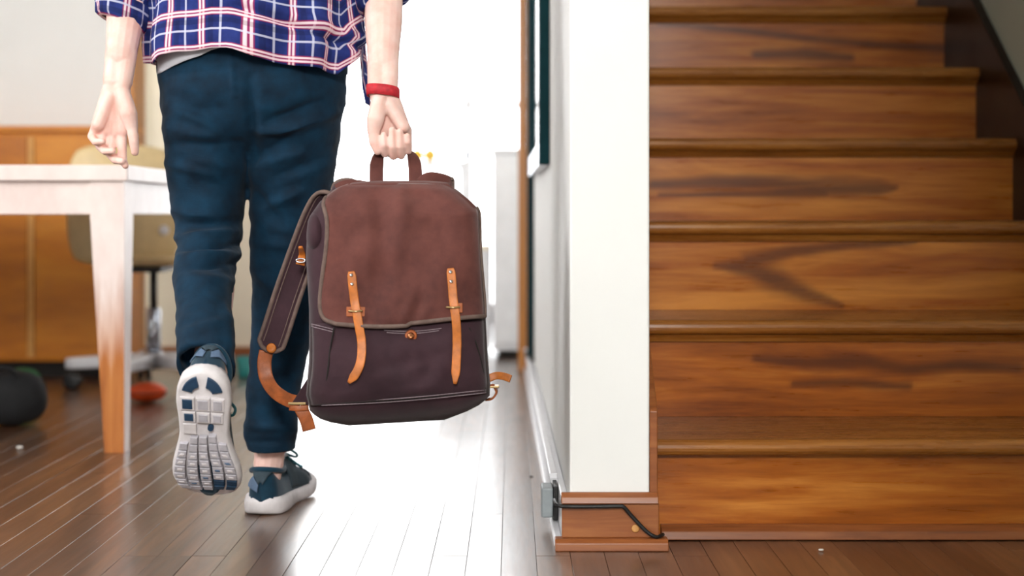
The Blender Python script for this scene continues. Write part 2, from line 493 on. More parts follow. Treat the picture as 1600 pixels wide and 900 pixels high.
# white cupboard just beyond the door frame, with a lower one beside it
cb = thing('kitchen_cabinet', 'tall pale grey white cabinet just past the wooden door frame', 'cabinet', (0.03, 6.05, 0))
px0 = P(770, 240, 5.95).x
put('body', box_me('body', px0, 0.42, 5.95, 6.4, 0.03, 0.855, M['white_gloss'], 0.006), cb)
put('top', box_me('top', px0 - 0.008, 0.43, 5.94, 6.41, 0.855, 0.875, M['white_gloss'], 0.004), cb)
put('door', box_me('door', px0 + 0.01, 0.2, 5.938, 5.949, 0.06, 0.84, M['white_gloss'], 0.003), cb)
put('plinth', box_me('plinth', px0 + 0.02, 0.4, 5.97, 6.38, 0.001, 0.03, M['dark']), cb)
lc = thing('low_cabinet', 'low pale cabinet beside the tall white one, behind the bag', 'cabinet', (-0.2, 6.05, 0))
put('body', box_me('body', -0.34, px0 - 0.01, 5.97, 6.35, 0.03, 0.45, M['white_gloss'], 0.006), lc)
put('top', box_me('top', -0.345, px0 - 0.009, 5.96, 6.36, 0.45, 0.468, M['cream'], 0.004), lc)
put('plinth', box_me('plinth', -0.32, px0 - 0.03, 5.99, 6.33, 0.001, 0.03, M['dark']), lc)
# small yellow fruit on a narrow shelf before the glass
sh = thing('side_table', 'narrow white table in front of the bright glass doors', 'table', (-0.5, 7.2, 0))
put('table_top', box_me('tt', -1.0, -0.2, 7.05, 7.4, 0.835, 0.865, M['white_gloss'], 0.004), sh)
for lx in (-0.97, -0.26):
    for ly in (7.08, 7.34): put('leg', box_me('leg', lx, lx + 0.03, ly, ly + 0.03, 0, 0.835, M['white_gloss'], 0.003), sh)
yel = mat_plain('yellow_peel', (240, 196, 70), 0.5, var=0.05)
for i, (xx, lab) in enumerate(((P(652, 238, 7.2).x, 'yellow fruit on the narrow white table, the left one by the hand'), (P(672, 238, 7.2).x, 'yellow fruit on the narrow white table, the right one above the bag'))):
    me = lathe_me('lemon', [(0.002, 0.0), (0.018, 0.004), (0.03, 0.018), (0.034, 0.034), (0.03, 0.05), (0.016, 0.063), (0.006, 0.07), (0.003, 0.074)], (xx, 7.2, 0.866), yel, n=20)
    own('lemon', me, lab, 'fruit', (xx, 7.2, 0.866), 'yellow fruit on the narrow table')

# ---- narrow teal framed mirror on the hall side of the partition
def xw(y): return XL + (0.0735 - XL) * (y - YP) / (5.45 - YP)
mr = thing('wall_mirror', 'narrow dark teal framed mirror hung on the hall side of the partition', 'mirror', (xw(3.8) - 0.01, 3.8, 0.68))
def on_wall(name, y0, y1, z0, z1, d0, d1, mat, par, bev=0.002):
    pts = [(xw(y0) - d1, y0), (xw(y0) - d0, y0), (xw(y1) - d0, y1), (xw(y1) - d1, y1)]
    return put(name, prism_me(name, pts, 'z', z0, z1, mat, bev), par)
MY0, MY1, MZ0, MZ1 = 3.52, 4.75, 0.725, 2.0
on_wall('frame_stile', MY0, MY0 + 0.07, MZ0, MZ1, 0.001, 0.026, M['teal'], mr)
on_wall('frame_stile', MY1 - 0.07, MY1, MZ0, MZ1, 0.001, 0.026, M['teal'], mr)
on_wall('frame_rail', MY0 + 0.07, MY1 - 0.07, MZ0, MZ0 + 0.06, 0.001, 0.026, M['chrome'], mr)
on_wall('frame_rail', MY0 + 0.07, MY1 - 0.07, MZ1 - 0.06, MZ1, 0.001, 0.026, M['teal'], mr)
on_wall('glass', MY0 + 0.07, MY1 - 0.07, MZ0 + 0.06, MZ1 - 0.06, 0.001, 0.012, M['mirror'], mr, 0.0)
dk = thing('shade_strip', 'dark narrow upright strip painting the shaded gap beside the wooden door frame', 'shade strip', (xw(5.1) - 0.01, 5.1, 0.02))  # dark colour paints the shaded gap between frame and wall
on_wall('strip', 5.0, 5.2, 0.1, 1.9, 0.001, 0.02, M['teal'], dk)
on_wall('shade_strip_foot', 4.98, 5.22, 0.1005 - 0.015, 0.1, 0.0, 0.03, M['black'], dk)

# ================================================================== STAIRS
st = thing('staircase', 'varnished orange brown wooden staircase rising on the right', 'stairs', (0.75, 2.64, 0))
SX0, SX1 = 0.2635, 1.221
T, R = 0.275, 0.20
D1 = 2.6125
def zt(n): return 0.185 + R * (n - 1)
def dn(n): return D1 + T * (n - 1)
FIG = {  # dark figure of the wood on each riser: polylines (px, py, radius px)
    3: None,
    4: [[(1118, 415, 5), (1170, 418, 16), (1215, 440, 17), (1260, 460, 12), (1315, 478, 4)], [(1170, 408, 12), (1240, 392, 9), (1330, 383, 6), (1430, 378, 4)]],
    5: None,
    3: [[(1130, 565, 8), (1240, 560, 14), (1350, 566, 16), (1460, 574, 12), (1560, 566, 10)], [(1200, 600, 8), (1300, 602, 10), (1420, 606, 8)]],
}
FIGS = {2: [[(1180, 560, 6), (1260, 568, 11), (1350, 566, 13), (1420, 578, 9), (1500, 570, 9), (1590, 575, 8)], [(1240, 600, 5), (1320, 598, 8), (1420, 604, 5)]],
        3: FIG[4],
        4: [[(1020, 288, 7), (1120, 284, 10), (1220, 287, 11), (1300, 293, 13), (1370, 294, 11), (1400, 293, 4)], [(1030, 304, 3), (1200, 303, 5), (1290, 302, 6)]],
        6: [[(1030, 36, 4), (1140, 46, 5), (1260, 60, 6), (1370, 70, 6), (1480, 76, 6)], [(1180, 86, 6), (1260, 84, 9), (1330, 90, 5)]]}
def seg_d(px, py, a, b):
    ax, ay, ra = a; bx, by, rb_ = b
    dx, dy = bx - ax, by - ay; t = max(0, min(1, ((px - ax) * dx + (py - ay) * dy) / (dx * dx + dy * dy)))
    r = ra + (rb_ - ra) * t
    return math.hypot(px - ax - t * dx, (py - ay - t * dy)) / r
def riser_me(n):
    y0 = dn(n) + 0.03; z0 = 0.0 if n == 1 else zt(n - 1) + 0.0005; z1 = zt(n) - 0.0305
    nx, nz = (150, 22) if n in FIGS else (2, 2)
    V = []; Fc = []; A = []
    for j in range(nz + 1):
        for i in range(nx + 1):
            X = SX0 + (SX1 - SX0) * i / nx; Z = z0 + (z1 - z0) * j / nz
            V.append((X, y0, Z))
            f = 0.0
            if n in FIGS:
                px, py = 800 + F * X / y0, HZ - F * (Z - H) / y0
                wob = 1 + 0.35 * noise.noise((px * 0.02, py * 0.07, n))
                for pl in FIGS[n]:
                    for a, b in zip(pl, pl[1:]):
                        d = seg_d(px, py, a, b) * wob
                        f = max(f, min(1, max(0, (1.6 - d) / 1.2)))
            A.append(f * 0.85)
    for j in range(nz):
        for i in range(nx):
            k = j * (nx + 1) + i
            Fc.append((k, k + 1, k + nx + 2, k + nx + 1))
    # back side and edges
    m = len(V)
    V += [(SX0, y0 + 0.018, z0), (SX1, y0 + 0.018, z0), (SX1, y0 + 0.018, z1), (SX0, y0 + 0.018, z1)]; A += [0] * 4
    c = [0, nx, (nx + 1) * (nz + 1) - 1, (nx + 1) * nz]
    Fc += [(m + 3, m + 2, m + 1, m), tuple([c[0], m, m + 1] + list(range(nx, 0, -1))) , tuple([c[2], m + 2, m + 3] + list(range(c[3], c[2])))]
    me = mesh_of('riser', V, Fc, M['stair'])
    at = me.attributes.new('figure', 'FLOAT', 'POINT'); at.data.foreach_set('value', A)
    return me
for n in range(1, 9):
    d, z = dn(n), zt(n)
    rs = put('riser', riser_me(n), st)
    # tread with a rounded nosing
    prof = []
    for k in range(9):
        a = -math.pi / 2 - math.pi * k / 8
        prof.append((d + 0.0145 + 0.0145 * math.cos(a), z - 0.015 + 0.015 * math.sin(a)))
    prof += [(d + T + 0.04, z), (d + T + 0.04, z - 0.03)]
    tm = prism_me('tread', prof, 'x', SX0, SX1, M['tread'])
    td = put('tread', tm, st)
    # cove moulding below the nosing
    cv = [(d + 0.0295, z - 0.0305), (d + 0.012, z - 0.0305), (d + 0.0165, z - 0.036), (d + 0.020, z - 0.041), (d + 0.0225, z - 0.045), (d + 0.0295, z - 0.046)]
    if n > 1: put('cove_molding', prism_me('cove', cv, 'x', SX0, SX1, M['tread']), td)
put('base_molding', prism_me('bm', [(2.614, 0.001), (2.6425, 0.001), (2.6425, 0.026), (2.632, 0.026), (2.618, 0.016)], 'x', 0.275, SX1, M['base_wood'], 0.002), st)
# stringers
def string_poly(y_front, z_front, slope, y_end):
    return [(y_front, 0.001), (y_front, z_front), (y_end, z_front + slope * (y_end - y_front)), (y_end, 0.001)]
put('stringer', prism_me('stringer', [(2.5655, 0.001), (2.5655, 0.245), (2.62, 0.285), (4.9, 0.285 + 2.28 * 0.727), (4.9, 0.001)], 'x', 0.2485, 0.263, M['base_wood'], 0.002), st)
put('stringer', prism_me('stringer', [(2.60, 0.001), (2.60, 0.21), (4.9, 0.21 + 2.30 * 0.815), (4.9, 0.001)], 'x', 1.2215, 1.2445, M['stair_dark'], 0.002), st)

# ================================================================== FURNITURE LEFT
# worn leg paint with pale sheen painted in, bare wood toward the foot
def mat_washed(name, fade):
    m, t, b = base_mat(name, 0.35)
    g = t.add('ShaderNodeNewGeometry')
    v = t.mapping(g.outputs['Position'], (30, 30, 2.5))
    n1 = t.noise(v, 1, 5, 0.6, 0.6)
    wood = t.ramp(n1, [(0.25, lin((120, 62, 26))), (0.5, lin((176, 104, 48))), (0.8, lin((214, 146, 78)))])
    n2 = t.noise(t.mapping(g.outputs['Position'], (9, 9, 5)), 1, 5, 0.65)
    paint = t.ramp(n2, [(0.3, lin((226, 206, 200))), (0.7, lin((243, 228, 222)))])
    if fade:
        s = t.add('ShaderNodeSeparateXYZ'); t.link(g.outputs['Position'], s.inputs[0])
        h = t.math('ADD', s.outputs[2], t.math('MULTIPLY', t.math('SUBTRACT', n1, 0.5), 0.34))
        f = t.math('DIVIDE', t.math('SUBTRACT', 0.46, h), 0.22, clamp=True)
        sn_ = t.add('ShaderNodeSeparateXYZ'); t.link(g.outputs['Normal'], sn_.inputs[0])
        f = t.math('MULTIPLY', f, t.math('LESS_THAN', sn_.outputs[0], 0.6))     # outer side kept white: daylight glare put into the colour
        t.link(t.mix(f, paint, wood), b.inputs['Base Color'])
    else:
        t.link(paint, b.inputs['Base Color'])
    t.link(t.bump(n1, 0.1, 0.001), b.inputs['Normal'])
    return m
M['washed'] = mat_washed('whitewashed_table_paint', False)
M['washed_leg'] = mat_washed('whitewashed_leg_painted_sheen_to_wood', True)
tb = thing('writing_table', 'whitewashed wooden table with tapered legs painted with pale sheen above orange wood', 'table', (-1.7, 4.05, 0))
TX0, TX1, TY0, TY1 = -2.55, P(194, 400, 3.574).x, 3.574, 4.60
put('table_top', box_me('tt', TX0 - 0.012, TX1 + 0.011, TY0 - 0.012, TY1 + 0.012, 0.684, 0.724, M['washed'], 0.003), tb)
def leg_me(cx, cy, sx, sy):
    """tapered on the two inner sides"""
    bm = bmesh.new(); rows = []
    for z, w in ((0.0, 0.050), (0.05, 0.053), (0.30, 0.068), (0.6, 0.086), (0.6835, 0.086)):
        x1, y1 = cx + sx * w, cy + sy * w
        rows.append([bm.verts.new(p) for p in ((cx, cy, z), (x1, cy, z), (x1, y1, z), (cx, y1, z))])
    bm.faces.new(rows[0]); bm.faces.new(rows[-1])
    for a, b in zip(rows, rows[1:]):
        for i in range(4): bm.faces.new((a[i], a[(i + 1) % 4], b[(i + 1) % 4], b[i]))
    bmesh.ops.recalc_face_normals(bm, faces=bm.faces[:])
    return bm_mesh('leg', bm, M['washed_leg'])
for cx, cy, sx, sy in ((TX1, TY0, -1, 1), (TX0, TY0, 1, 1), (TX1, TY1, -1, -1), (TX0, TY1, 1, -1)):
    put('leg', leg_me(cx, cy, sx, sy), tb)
put('apron', box_me('ap', TX0 + 0.0865, TX1 - 0.0865, TY0 + 0.006, TY0 + 0.03, 0.60, 0.6835, M['washed'], 0.002), tb)
put('apron', box_me('ap', TX0 + 0.0865, TX1 - 0.0865, TY1 - 0.03, TY1 - 0.006, 0.60, 0.6835, M['washed'], 0.002), tb)
put('apron', box_me('ap', TX1 - 0.03, TX1 - 0.006, TY0 + 0.0865, TY1 - 0.0865, 0.60, 0.6835, M['washed'], 0.002), tb)
put('apron', box_me('ap', TX0 + 0.006, TX0 + 0.03, TY0 + 0.0865, TY1 - 0.0865, 0.60, 0.6835, M['washed'], 0.002), tb)

# sideboard against the back wall
sb = thing('sideboard', 'long orange wood sideboard against the white wall behind the table', 'sideboard', (-2.1, 5.33, 0))
SBX1 = P(196, 200, 5.22).x
put('body', box_me('body', -2.83, SBX1, 5.22, 5.44, 0.06, 0.90, M['sideboard'], 0.004), sb)
put('top', box_me('top', -2.84, SBX1 + 0.01, 5.205, 5.445, 0.9, 0.925, M['sideboard'], 0.004), sb)
put('plinth', box_me('plinth', -2.78, SBX1 - 0.04, 5.26, 5.42, 0.001, 0.06, M['dark']), sb)
dx = P(45, 200, 5.21).x
for a, b in ((-2.8, -2.26), (-2.25, dx - 0.006), (dx + 0.022, SBX1 - 0.015)):
    put('door', box_me('door', a, b, 5.208, 5.219, 0.075, 0.885, M['sideboard'], 0.003), sb)
put('reflection_strip', box_me('reflection_strip', dx - 0.004, dx + 0.02, 5.206, 5.219, 0.075, 0.885, mat_plain('pale_orange_painted_reflection', (222, 160, 84), 0.5), 0.002), sb)  # pale strip: a reflection on the front put into the colour

# swivel chair with cream shell
ch = thing('swivel_chair', 'cream shell swivel chair on a silver five-star base behind the table', 'chair', (P(240, 500, 4.9).x, 4.9, 0))
shell = mat_plain('cream_shell_plastic', (222, 196, 146), 0.4, var=0.04)
cx, cy = ch.location.x, ch.location.y
# curved backrest panel with rounded corners, turned a little
def back_me():
    V = []; Fc = []; nu, nv = 22, 20
    bx = P(190, 300, 4.74).x
    for s in (0, 1):
        for j in range(nv + 1):
            for i in range(nu + 1):
                u = i / nu * 2 - 1; v = j / nv * 2 - 1
                # squircle mapping gives round corners
                uu = u * math.sqrt(1 - 0.30 * v ** 4 * (1 if v > 0 else 0.8)); vv = v * math.sqrt(1 - 0.22 * u ** 4)
                X = bx + uu * 0.163; Z = 0.632 + vv * 0.200
                Y = 4.725 + 0.05 * (uu * uu) + 0.10 * uu + 0.02 * vv * vv + s * 0.014
                V.append((X, Y, Z))
    m = (nu + 1) * (nv + 1)
    for j in range(nv):
        for i in range(nu):
            k = j * (nu + 1) + i
            Fc.append((k, k + 1, k + nu + 2, k + nu + 1)); Fc.append((m + k, m + k + nu + 1, m + k + nu + 2, m + k + 1))
    for i in range(nu):
        k = i; Fc.append((k + 1, k, m + k, m + k + 1)); k = nv * (nu + 1) + i; Fc.append((k, k + 1, m + k + 1, m + k))
    for j in range(nv):
        k = j * (nu + 1); Fc.append((k, k + nu + 1, m + k + nu + 1, m + k)); k = j * (nu + 1) + nu; Fc.append((k + nu + 1, k, m + k, m + k + nu + 1))
    return fix_normals(mesh_of('backrest', V, Fc, shell, True))
put('backrest', back_me(), ch)
put('seat', loft_me('seat', [ring((cx, cy + 0.03, z), (a, 0, 0), (0, a * 0.95, 0), 40, 3.2) for z, a in ((0.425, 0.16), (0.43, 0.195), (0.442, 0.205), (0.455, 0.2), (0.46, 0.17))], shell), ch)
put('bracket', box_me('bracket', cx - 0.06, cx + 0.06, cy - 0.14, cy + 0.06, 0.405, 0.425, M['black'], 0.004), ch)
put('cap', lathe_me('cap', [(0.0, -0.006), (0.014, -0.005), (0.018, 0.0)], (P(255, 360, 4.79).x, 4.802, P(257, 360, 4.79).z), M['white_gloss'], 'y', 18), ch, 'white round disc')  # small white disc on the chair shell
put('column', lathe_me('column', [(0.013, 0.27), (0.013, 0.405)], (cx, cy, 0), M['black'], n=16), ch)
put('column', lathe_me('gas', [(0.024, 0.09), (0.024, 0.275), (0.019, 0.28)], (cx, cy, 0), M['chrome'], n=20), ch)
put('hub', lathe_me('hub', [(0.04, 0.07), (0.045, 0.085), (0.04, 0.12), (0.026, 0.13)], (cx, cy, 0), M['chrome'], n=20), ch)
for k in range(5):
    a = math.radians(183 + 72 * k)
    dvec = Vector((math.cos(a), math.sin(a), 0)); sd = Vector((-dvec.y, dvec.x, 0))
    c0 = Vector((cx, cy, 0))
    rings = []
    for s_, w_, zc, hh in ((0.03, 0.026, 0.10, 0.024), (0.12, 0.024, 0.097, 0.022), (0.26, 0.02, 0.09, 0.02), (0.295, 0.018, 0.089, 0.018)):
        rings.append(ring(c0 + dvec * s_ + Vector((0, 0, zc)), sd * w_, Vector((0, 0, hh)), 16, 5))
    arm = put('base_arm', loft_me('arm', rings, M['white_gloss']), ch)
    wc = c0 + dvec * 0.275
    for so in (-0.014, 0.014):
        cc = wc + sd * so + Vector((0, 0, 0.0285))
        rr = [ring(cc + sd * o_, dvec * r_, Vector((0, 0, r_)), 18) for o_, r_ in ((-0.009, 0.022), (-0.007, 0.028), (0.007, 0.028), (0.009, 0.022))]
        put('caster', loft_me('caster', rr, M['black']), arm)
    put('caster_stem', tube_me('stem', [wc + Vector((0, 0, 0.03)), wc + Vector((0, 0, 0.075))], 0.006, M['black'], 4, 8), arm)

# things on the floor at the left
def lump(name, c, ax, ay, az, mat, seed, amp=0.1, n=28, m=16, p=2.5):
    rings = []
    for j in range(m + 1):
        t = j / m; zz = t
        k = max(0.02, (1 - abs(2 * t - 1) ** p)) ** (1 / p)
        rr = ring((c[0], c[1], c[2] + az * t), (ax * k, 0, 0), (0, ay * k, 0), n)
        rr = [Vector(q) + (Vector(q) - Vector((c[0], c[1], q[2]))) * amp * noise.noise((q[0] * 9 + seed, q[1] * 9, q[2] * 9)) for q in rr]
        rings.append(rr)
    return loft_me(name, rings, mat)
blk = mat_plain('black_fabric', (12, 13, 16), 0.85, var=0.2, scale=40, bump=0.3)
bgx = P(8, 640, 4.0).x
bgt = thing('black_bag', 'slumped black cloth bag on the floor at the left edge', 'bag', (bgx, 4.05, 0))
put('body', lump('body', (bgx, 4.05, 0.001), 0.10, 0.09, 0.155, blk, 3), bgt)
put('carry_handle', tube_me('handle', [(bgx - 0.05, 4.0, 0.14), (bgx - 0.03, 3.985, 0.168), (bgx + 0.02, 3.985, 0.166), (bgx + 0.045, 4.0, 0.13)], 0.006, blk, 20, 8), bgt)
grn = mat_plain('green_cloth', (20, 96, 44), 0.8, var=0.15, bump=0.3)
gx = P(33, 590, 4.6).x
own('green_cloth', lump('cloth', (gx, 4.62, 0.001), 0.055, 0.05, 0.10, grn, 9, 0.35), 'crumpled green cloth behind the black bag under the table', 'cloth', (gx, 4.62, 0))
org = mat_plain('orange_rubber', (214, 74, 16), 0.5, var=0.08)
ox = P(251, 600, 4.72).x
ball = thing('toy_ball', 'oval orange toy ball on the floor by the chair base', 'ball', (ox, 4.7 - 0.15, 0))
oy = 4.55
put('shell', lump('shell', (ox, oy, 0.001), 0.062, 0.05, 0.062, org, 1, 0.0, p=2.0), ball)
put('seam', tube_me('seam', [(ox + 0.0625 * math.cos(a), oy + 0.0505 * math.sin(a), 0.032) for a in [k * math.pi / 12 for k in range(25)]], 0.0018, M['dark'], 60, 6), ball)
tl = mat_plain('teal_plastic', (60, 170, 166), 0.4)
tx = P(377, 580, 5.2).x
cup = thing('teal_cup', 'small teal cup on the floor seen between the legs', 'cup', (tx, 5.25, 0))
put('cup_body', lathe_me('cup', [(0.022, 0.001), (0.024, 0.004), (0.03, 0.075), (0.028, 0.075), (0.022, 0.008)], (tx, 5.25, 0), tl, n=24), cup)
put('handle', tube_me('h', [(tx + 0.027, 5.25, 0.06), (tx + 0.05, 5.25, 0.055), (tx + 0.05, 5.25, 0.028), (tx + 0.025, 5.25, 0.022)], 0.004, tl, 16, 8), cup)
def chip(px, py, r, lab, cat, mat, name):
    Y = H * F / (py - HZ); c = P(px, py, Y)
    me = lump(name, (c.x, c.y, 0.0005), r, r * 0.8, r * 0.8, mat, px, 0.4, 10, 6)
    own(name, me, lab, cat, (c.x, c.y, 0))
chip(31, 701, 0.008, 'white paper scrap on the dark floor below the table', 'paper scrap', M['dust'], 'paper_scrap')
chip(1283, 861, 0.0045, 'tiny white crumb on the floor before the stairs', 'crumb', M['dust'], 'crumb')
chip(830, 746, 0.004, 'small dark pebble on the bright floor by the wall', 'pebble', M['dark'], 'pebble')
# ================================================================== THE PERSON
def mat_skin():
    m, t, b = base_mat('fair_skin', 0.5)
    g = t.add('ShaderNodeNewGeometry')
    n = t.noise(g.outputs['Position'], 26, 4)
    t.link(t.ramp(n, [(0.3, lin((234, 184, 170))), (0.7, lin((246, 212, 202)))]), b.inputs['Base Color'])
    b.inputs['Subsurface Weight'].default_value = 0.15
    b.inputs['Subsurface Radius'].default_value = (0.012, 0.005, 0.003)
    b.inputs['Subsurface Scale'].default_value = 0.5
    t.link(t.bump(t.noise(g.outputs['Position'], 260, 3), 0.12, 0.001), b.inputs['Normal'])
    return m
M['skin'] = mat_skin()
def mat_cloth(name, c1, c2, rough=0.85, weave=900, wr=22, sheen=0.2):
    m, t, b = base_mat(name, rough, 0, 0.25)
    g = t.add('ShaderNodeNewGeometry')
    n = t.noise(g.outputs['Position'], wr, 5, 0.6)
    t.link(t.ramp(n, [(0.3, lin(c1)), (0.7, lin(c2))]), b.inputs['Base Color'])
    w = t.noise(t.mapping(g.outputs['Position'], (weave, weave, weave)), 1, 2)
    fold = t.noise(t.mapping(g.outputs['Position'], (14, 14, 40)), 1, 4, 0.6, 0.6)
    h = t.math('ADD', t.math('MULTIPLY', w, 0.1), fold)
    t.link(t.bump(h, 0.35, 0.004), b.inputs['Normal'])
    b.inputs['Sheen Weight'].default_value = sheen
    return m
M['trouser'] = mat_cloth('navy_teal_cotton', (1, 25, 43), (3, 47, 71), sheen=0.03)
M['tee'] = mat_cloth('pale_grey_jersey', (206, 206, 216), (222, 222, 230))

def mat_plaid():
    m, t, b = base_mat('blue_red_plaid_flannel', 0.9, 0, 0.2)
    uv = t.add('ShaderNodeUVMap'); uv.uv_map = 'UVMap'
    s = t.add('ShaderNodeSeparateXYZ'); t.link(uv.outputs[0], s.inputs[0])
    per = 0.066
    def stripe(co, off, half, soft=0.0006):
        f = t.math('FRACT', t.math('ADD', t.math('DIVIDE', co, per), off + 100))
        d = t.math('MULTIPLY', t.math('ABSOLUTE', t.math('SUBTRACT', f, 0.5)), per)
        return t.math('SUBTRACT', 1.0, t.math('DIVIDE', t.math('SUBTRACT', d, half), soft * 2, clamp=True), clamp=True)
    g = t.add('ShaderNodeNewGeometry')
    n = t.noise(g.outputs['Position'], 30, 3)
    col = t.ramp(n, [(0.3, lin((28, 36, 92))), (0.7, lin((42, 58, 126)))])
    for co in (s.outputs[0], s.outputs[1]):
        hz = 0 if co == s.outputs[0] else 0.0
        red = stripe(co, 0.0, 0.0066)
        col = t.mix(t.math('MULTIPLY', red, 0.5), col, lin((196, 44, 78)))
        for o in (0.05, -0.05):
            w = stripe(co, o, 0.0013)
            col = t.mix(t.math('MULTIPLY', w, 0.85), col, lin((246, 226, 232)))
        thin = stripe(co, 0.5, 0.0013)
        col = t.mix(t.math('MULTIPLY', thin, 0.75), col, lin((206, 208, 230)))
        blk = stripe(co, 0.25, 0.004)
        col = t.mix(t.math('MULTIPLY', blk, 0.35), col, lin((14, 18, 46)))
    t.link(col, b.inputs['Base Color'])
    fold = t.noise(t.mapping(g.outputs['Position'], (18, 18, 18)), 1, 4, 0.6, 0.6)
    t.link(t.bump(fold, 0.3, 0.004), b.inputs['Normal'])
    return m
M['plaid'] = mat_plaid()

BX, BY = -0.505, 2.82            # body axis
base = Vector((BX, 2.85, 0))

# ---- shoes are placed first: the ankles follow from them
def frame(heel, toe, zhint):
    y = (Vector(toe) - Vector(heel)).normalized(); z = Vector(zhint); z = (z - y * z.dot(y)).normalized()
    x = y.cross(z)
    m = Matrix(((x.x, y.x, z.x, heel[0]), (x.y, y.y, z.y, heel[1]), (x.z, y.z, z.z, heel[2]), (0, 0, 0, 1)))
    return m
heelL = P(315, 583, 2.36); toeL = P(323, 801, 2.51)
SL = frame(heelL, toeL, (0, 0.87, 0.5))
heelR = Vector((P(407, 800, 2.83).x, 2.83, 0.0))
SR = frame(heelR, heelR + Vector((0.028, 0.29, 0)), (0, 0, 1))
ankL = SL @ Vector((0, 0.062, 0.095)); ankR = SR @ Vector((0, 0.065, 0.105))

# ---- body: one continuous surface
def chain(pts, rad, closed=True):
    return [capsule(pts[i], pts[i + 1], rad[i], rad[i + 1]) for i in range(len(pts) - 1)]
body = []
pel = Vector((BX, BY, 0.95)); chest = Vector((BX, BY - 0.01, 1.32)); neck = Vector((BX, BY + 0.005, 1.50)); head = Vector((BX, BY + 0.02, 1.64))
for dx in (-0.05, 0.05):
    body += chain([pel + Vector((dx, 0, 0)), pel + Vector((dx * 0.9, 0, 0.18)), chest + Vector((dx * 1.5, 0, 0))], [0.105, 0.095, 0.10])
shL = Vector((BX - 0.185, BY, 1.43)); shR = Vector((BX + 0.185, BY, 1.43))
body += chain([chest + Vector((0, 0, 0.06)), shL], [0.08, 0.055]); body += chain([chest + Vector((0, 0, 0.06)), shR], [0.08, 0.055])
body += chain([chest, neck, head - Vector((0, 0, 0.06))], [0.075, 0.056, 0.055])
# head: skull, jaw, nose, ears, brow
body += chain([head + Vector((0, -0.015, 0.03)), head + Vector((0, 0.015, 0.035))], [0.078, 0.078])
body += chain([head + Vector((0, 0.03, -0.02)), head + Vector((0, 0.055, -0.075))], [0.062, 0.036])
body += chain([head + Vector((0, 0.092, 0.02)), head + Vector((0, 0.108, -0.015))], [0.010, 0.014])
body += chain([head + Vector((-0.03, 0.084, 0.036)), head + Vector((0.03, 0.084, 0.036))], [0.012, 0.012])
for s in (-1, 1):
    body += chain([head + Vector((s * 0.076, 0.005, 0.02)), head + Vector((s * 0.083, -0.008, 0.0)), head + Vector((s * 0.076, 0.002, -0.022))], [0.013, 0.012, 0.009])
body += chain([head + Vector((-0.018, 0.092, -0.047)), head + Vector((0.018, 0.092, -0.047))], [0.008, 0.008])
# legs (mostly inside the trousers)
hipL = P(335, 40, 2.80); hipR = P(455, 40, 2.82); kneeL = P(324, 392, 2.76); kneeR = P(452, 400, 2.87)
body += chain([hipL, kneeL, kneeL.lerp(ankL, 0.35), ankL.lerp(kneeL, 0.25), ankL], [0.08, 0.046, 0.047, 0.031, 0.031])
body += chain([hipR, kneeR, kneeR.lerp(ankR, 0.35), ankR.lerp(kneeR, 0.25), ankR], [0.08, 0.050, 0.047, 0.031, 0.031])
for Sx in (SL, SR):
    a = Sx @ Vector((0, 0.062, 0.095))
    body += chain([a, Sx @ Vector((0, 0.045, 0.06))], [0.031, 0.027])
    body += chain([Sx @ Vector((0, 0.045, 0.058)), Sx @ Vector((0, 0.2, 0.045))], [0.025, 0.02])
# achilles of the lifted foot
body += chain([SL @ Vector((0, 0.030, 0.065)), SL @ Vector((0, 0.028, 0.115)), ankL.lerp(kneeL, 0.3)], [0.02, 0.018, 0.030])

# ---- arms and hands, from points (px, py, distance)
def A(*p): return [P(*q) for q in p]
YA = 2.70
# left arm
elL = P(203, -25, 2.77); wrL = P(184, 128, YA)
body += chain([shL, elL], [0.047, 0.040])
body += chain([elL, elL.lerp(wrL, 0.35), elL.lerp(wrL, 0.75)], [0.036, 0.0365, 0.0285])
for dxp in (-7, 7):
    body += chain([elL.lerp(wrL, 0.7) + Vector((dxp * YA / F, 0, 0)), wrL + Vector((dxp * YA / F, 0, 0))], [0.022, 0.0195])
y0 = YA
for a, b, r0, r1 in (((177, 132, y0), (153, 198, y0 - 0.004), 0.018, 0.0135), ((183, 132, y0), (166, 205, y0 + 0.004), 0.018, 0.0125),
                     ((188, 132, y0), (180, 207, y0 + 0.004), 0.018, 0.0125), ((190, 138, y0 - 0.004), (191, 204, y0), 0.017, 0.0125),
                     ((172, 150, y0 - 0.010), (154, 195, y0 - 0.014), 0.0125, 0.012)):
    body.append(capsule(P(*a), P(*b), r0, r1))
# thenar and thumb
body += chain(A((192, 146, y0 - 0.010), (201, 178, y0 - 0.016), (206, 200, y0 - 0.014)), [0.0145, 0.0165, 0.0115])
body += chain(A((206, 198, y0 - 0.014), (209.5, 222, y0 - 0.016), (211, 238, y0 - 0.014)), [0.0108, 0.0095, 0.0072])
# fingers, little finger first: each curls a little more than its neighbour
FL = [
    [(150, 197, 0.0), (143, 213, -0.003), (149, 222, -0.022), (161, 221, -0.033)],
    [(163, 205, 0.004), (156, 228, -0.002), (164, 236, -0.022), (176, 236, -0.032)],
    [(176, 208, 0.005), (172, 240, 0.0), (180, 250, -0.018), (191, 252, -0.030)],
    [(190, 206, 0.003), (191, 236, -0.002), (192, 250, -0.014), (196, 259, -0.024)],
]
for k, f in enumerate(FL):
    rr = [0.0098, 0.0088, 0.0078, 0.0064] if k else [0.0088, 0.0078, 0.007, 0.0058]
    body += chain([P(a, b, y0 + d) for a, b, d in f], rr)
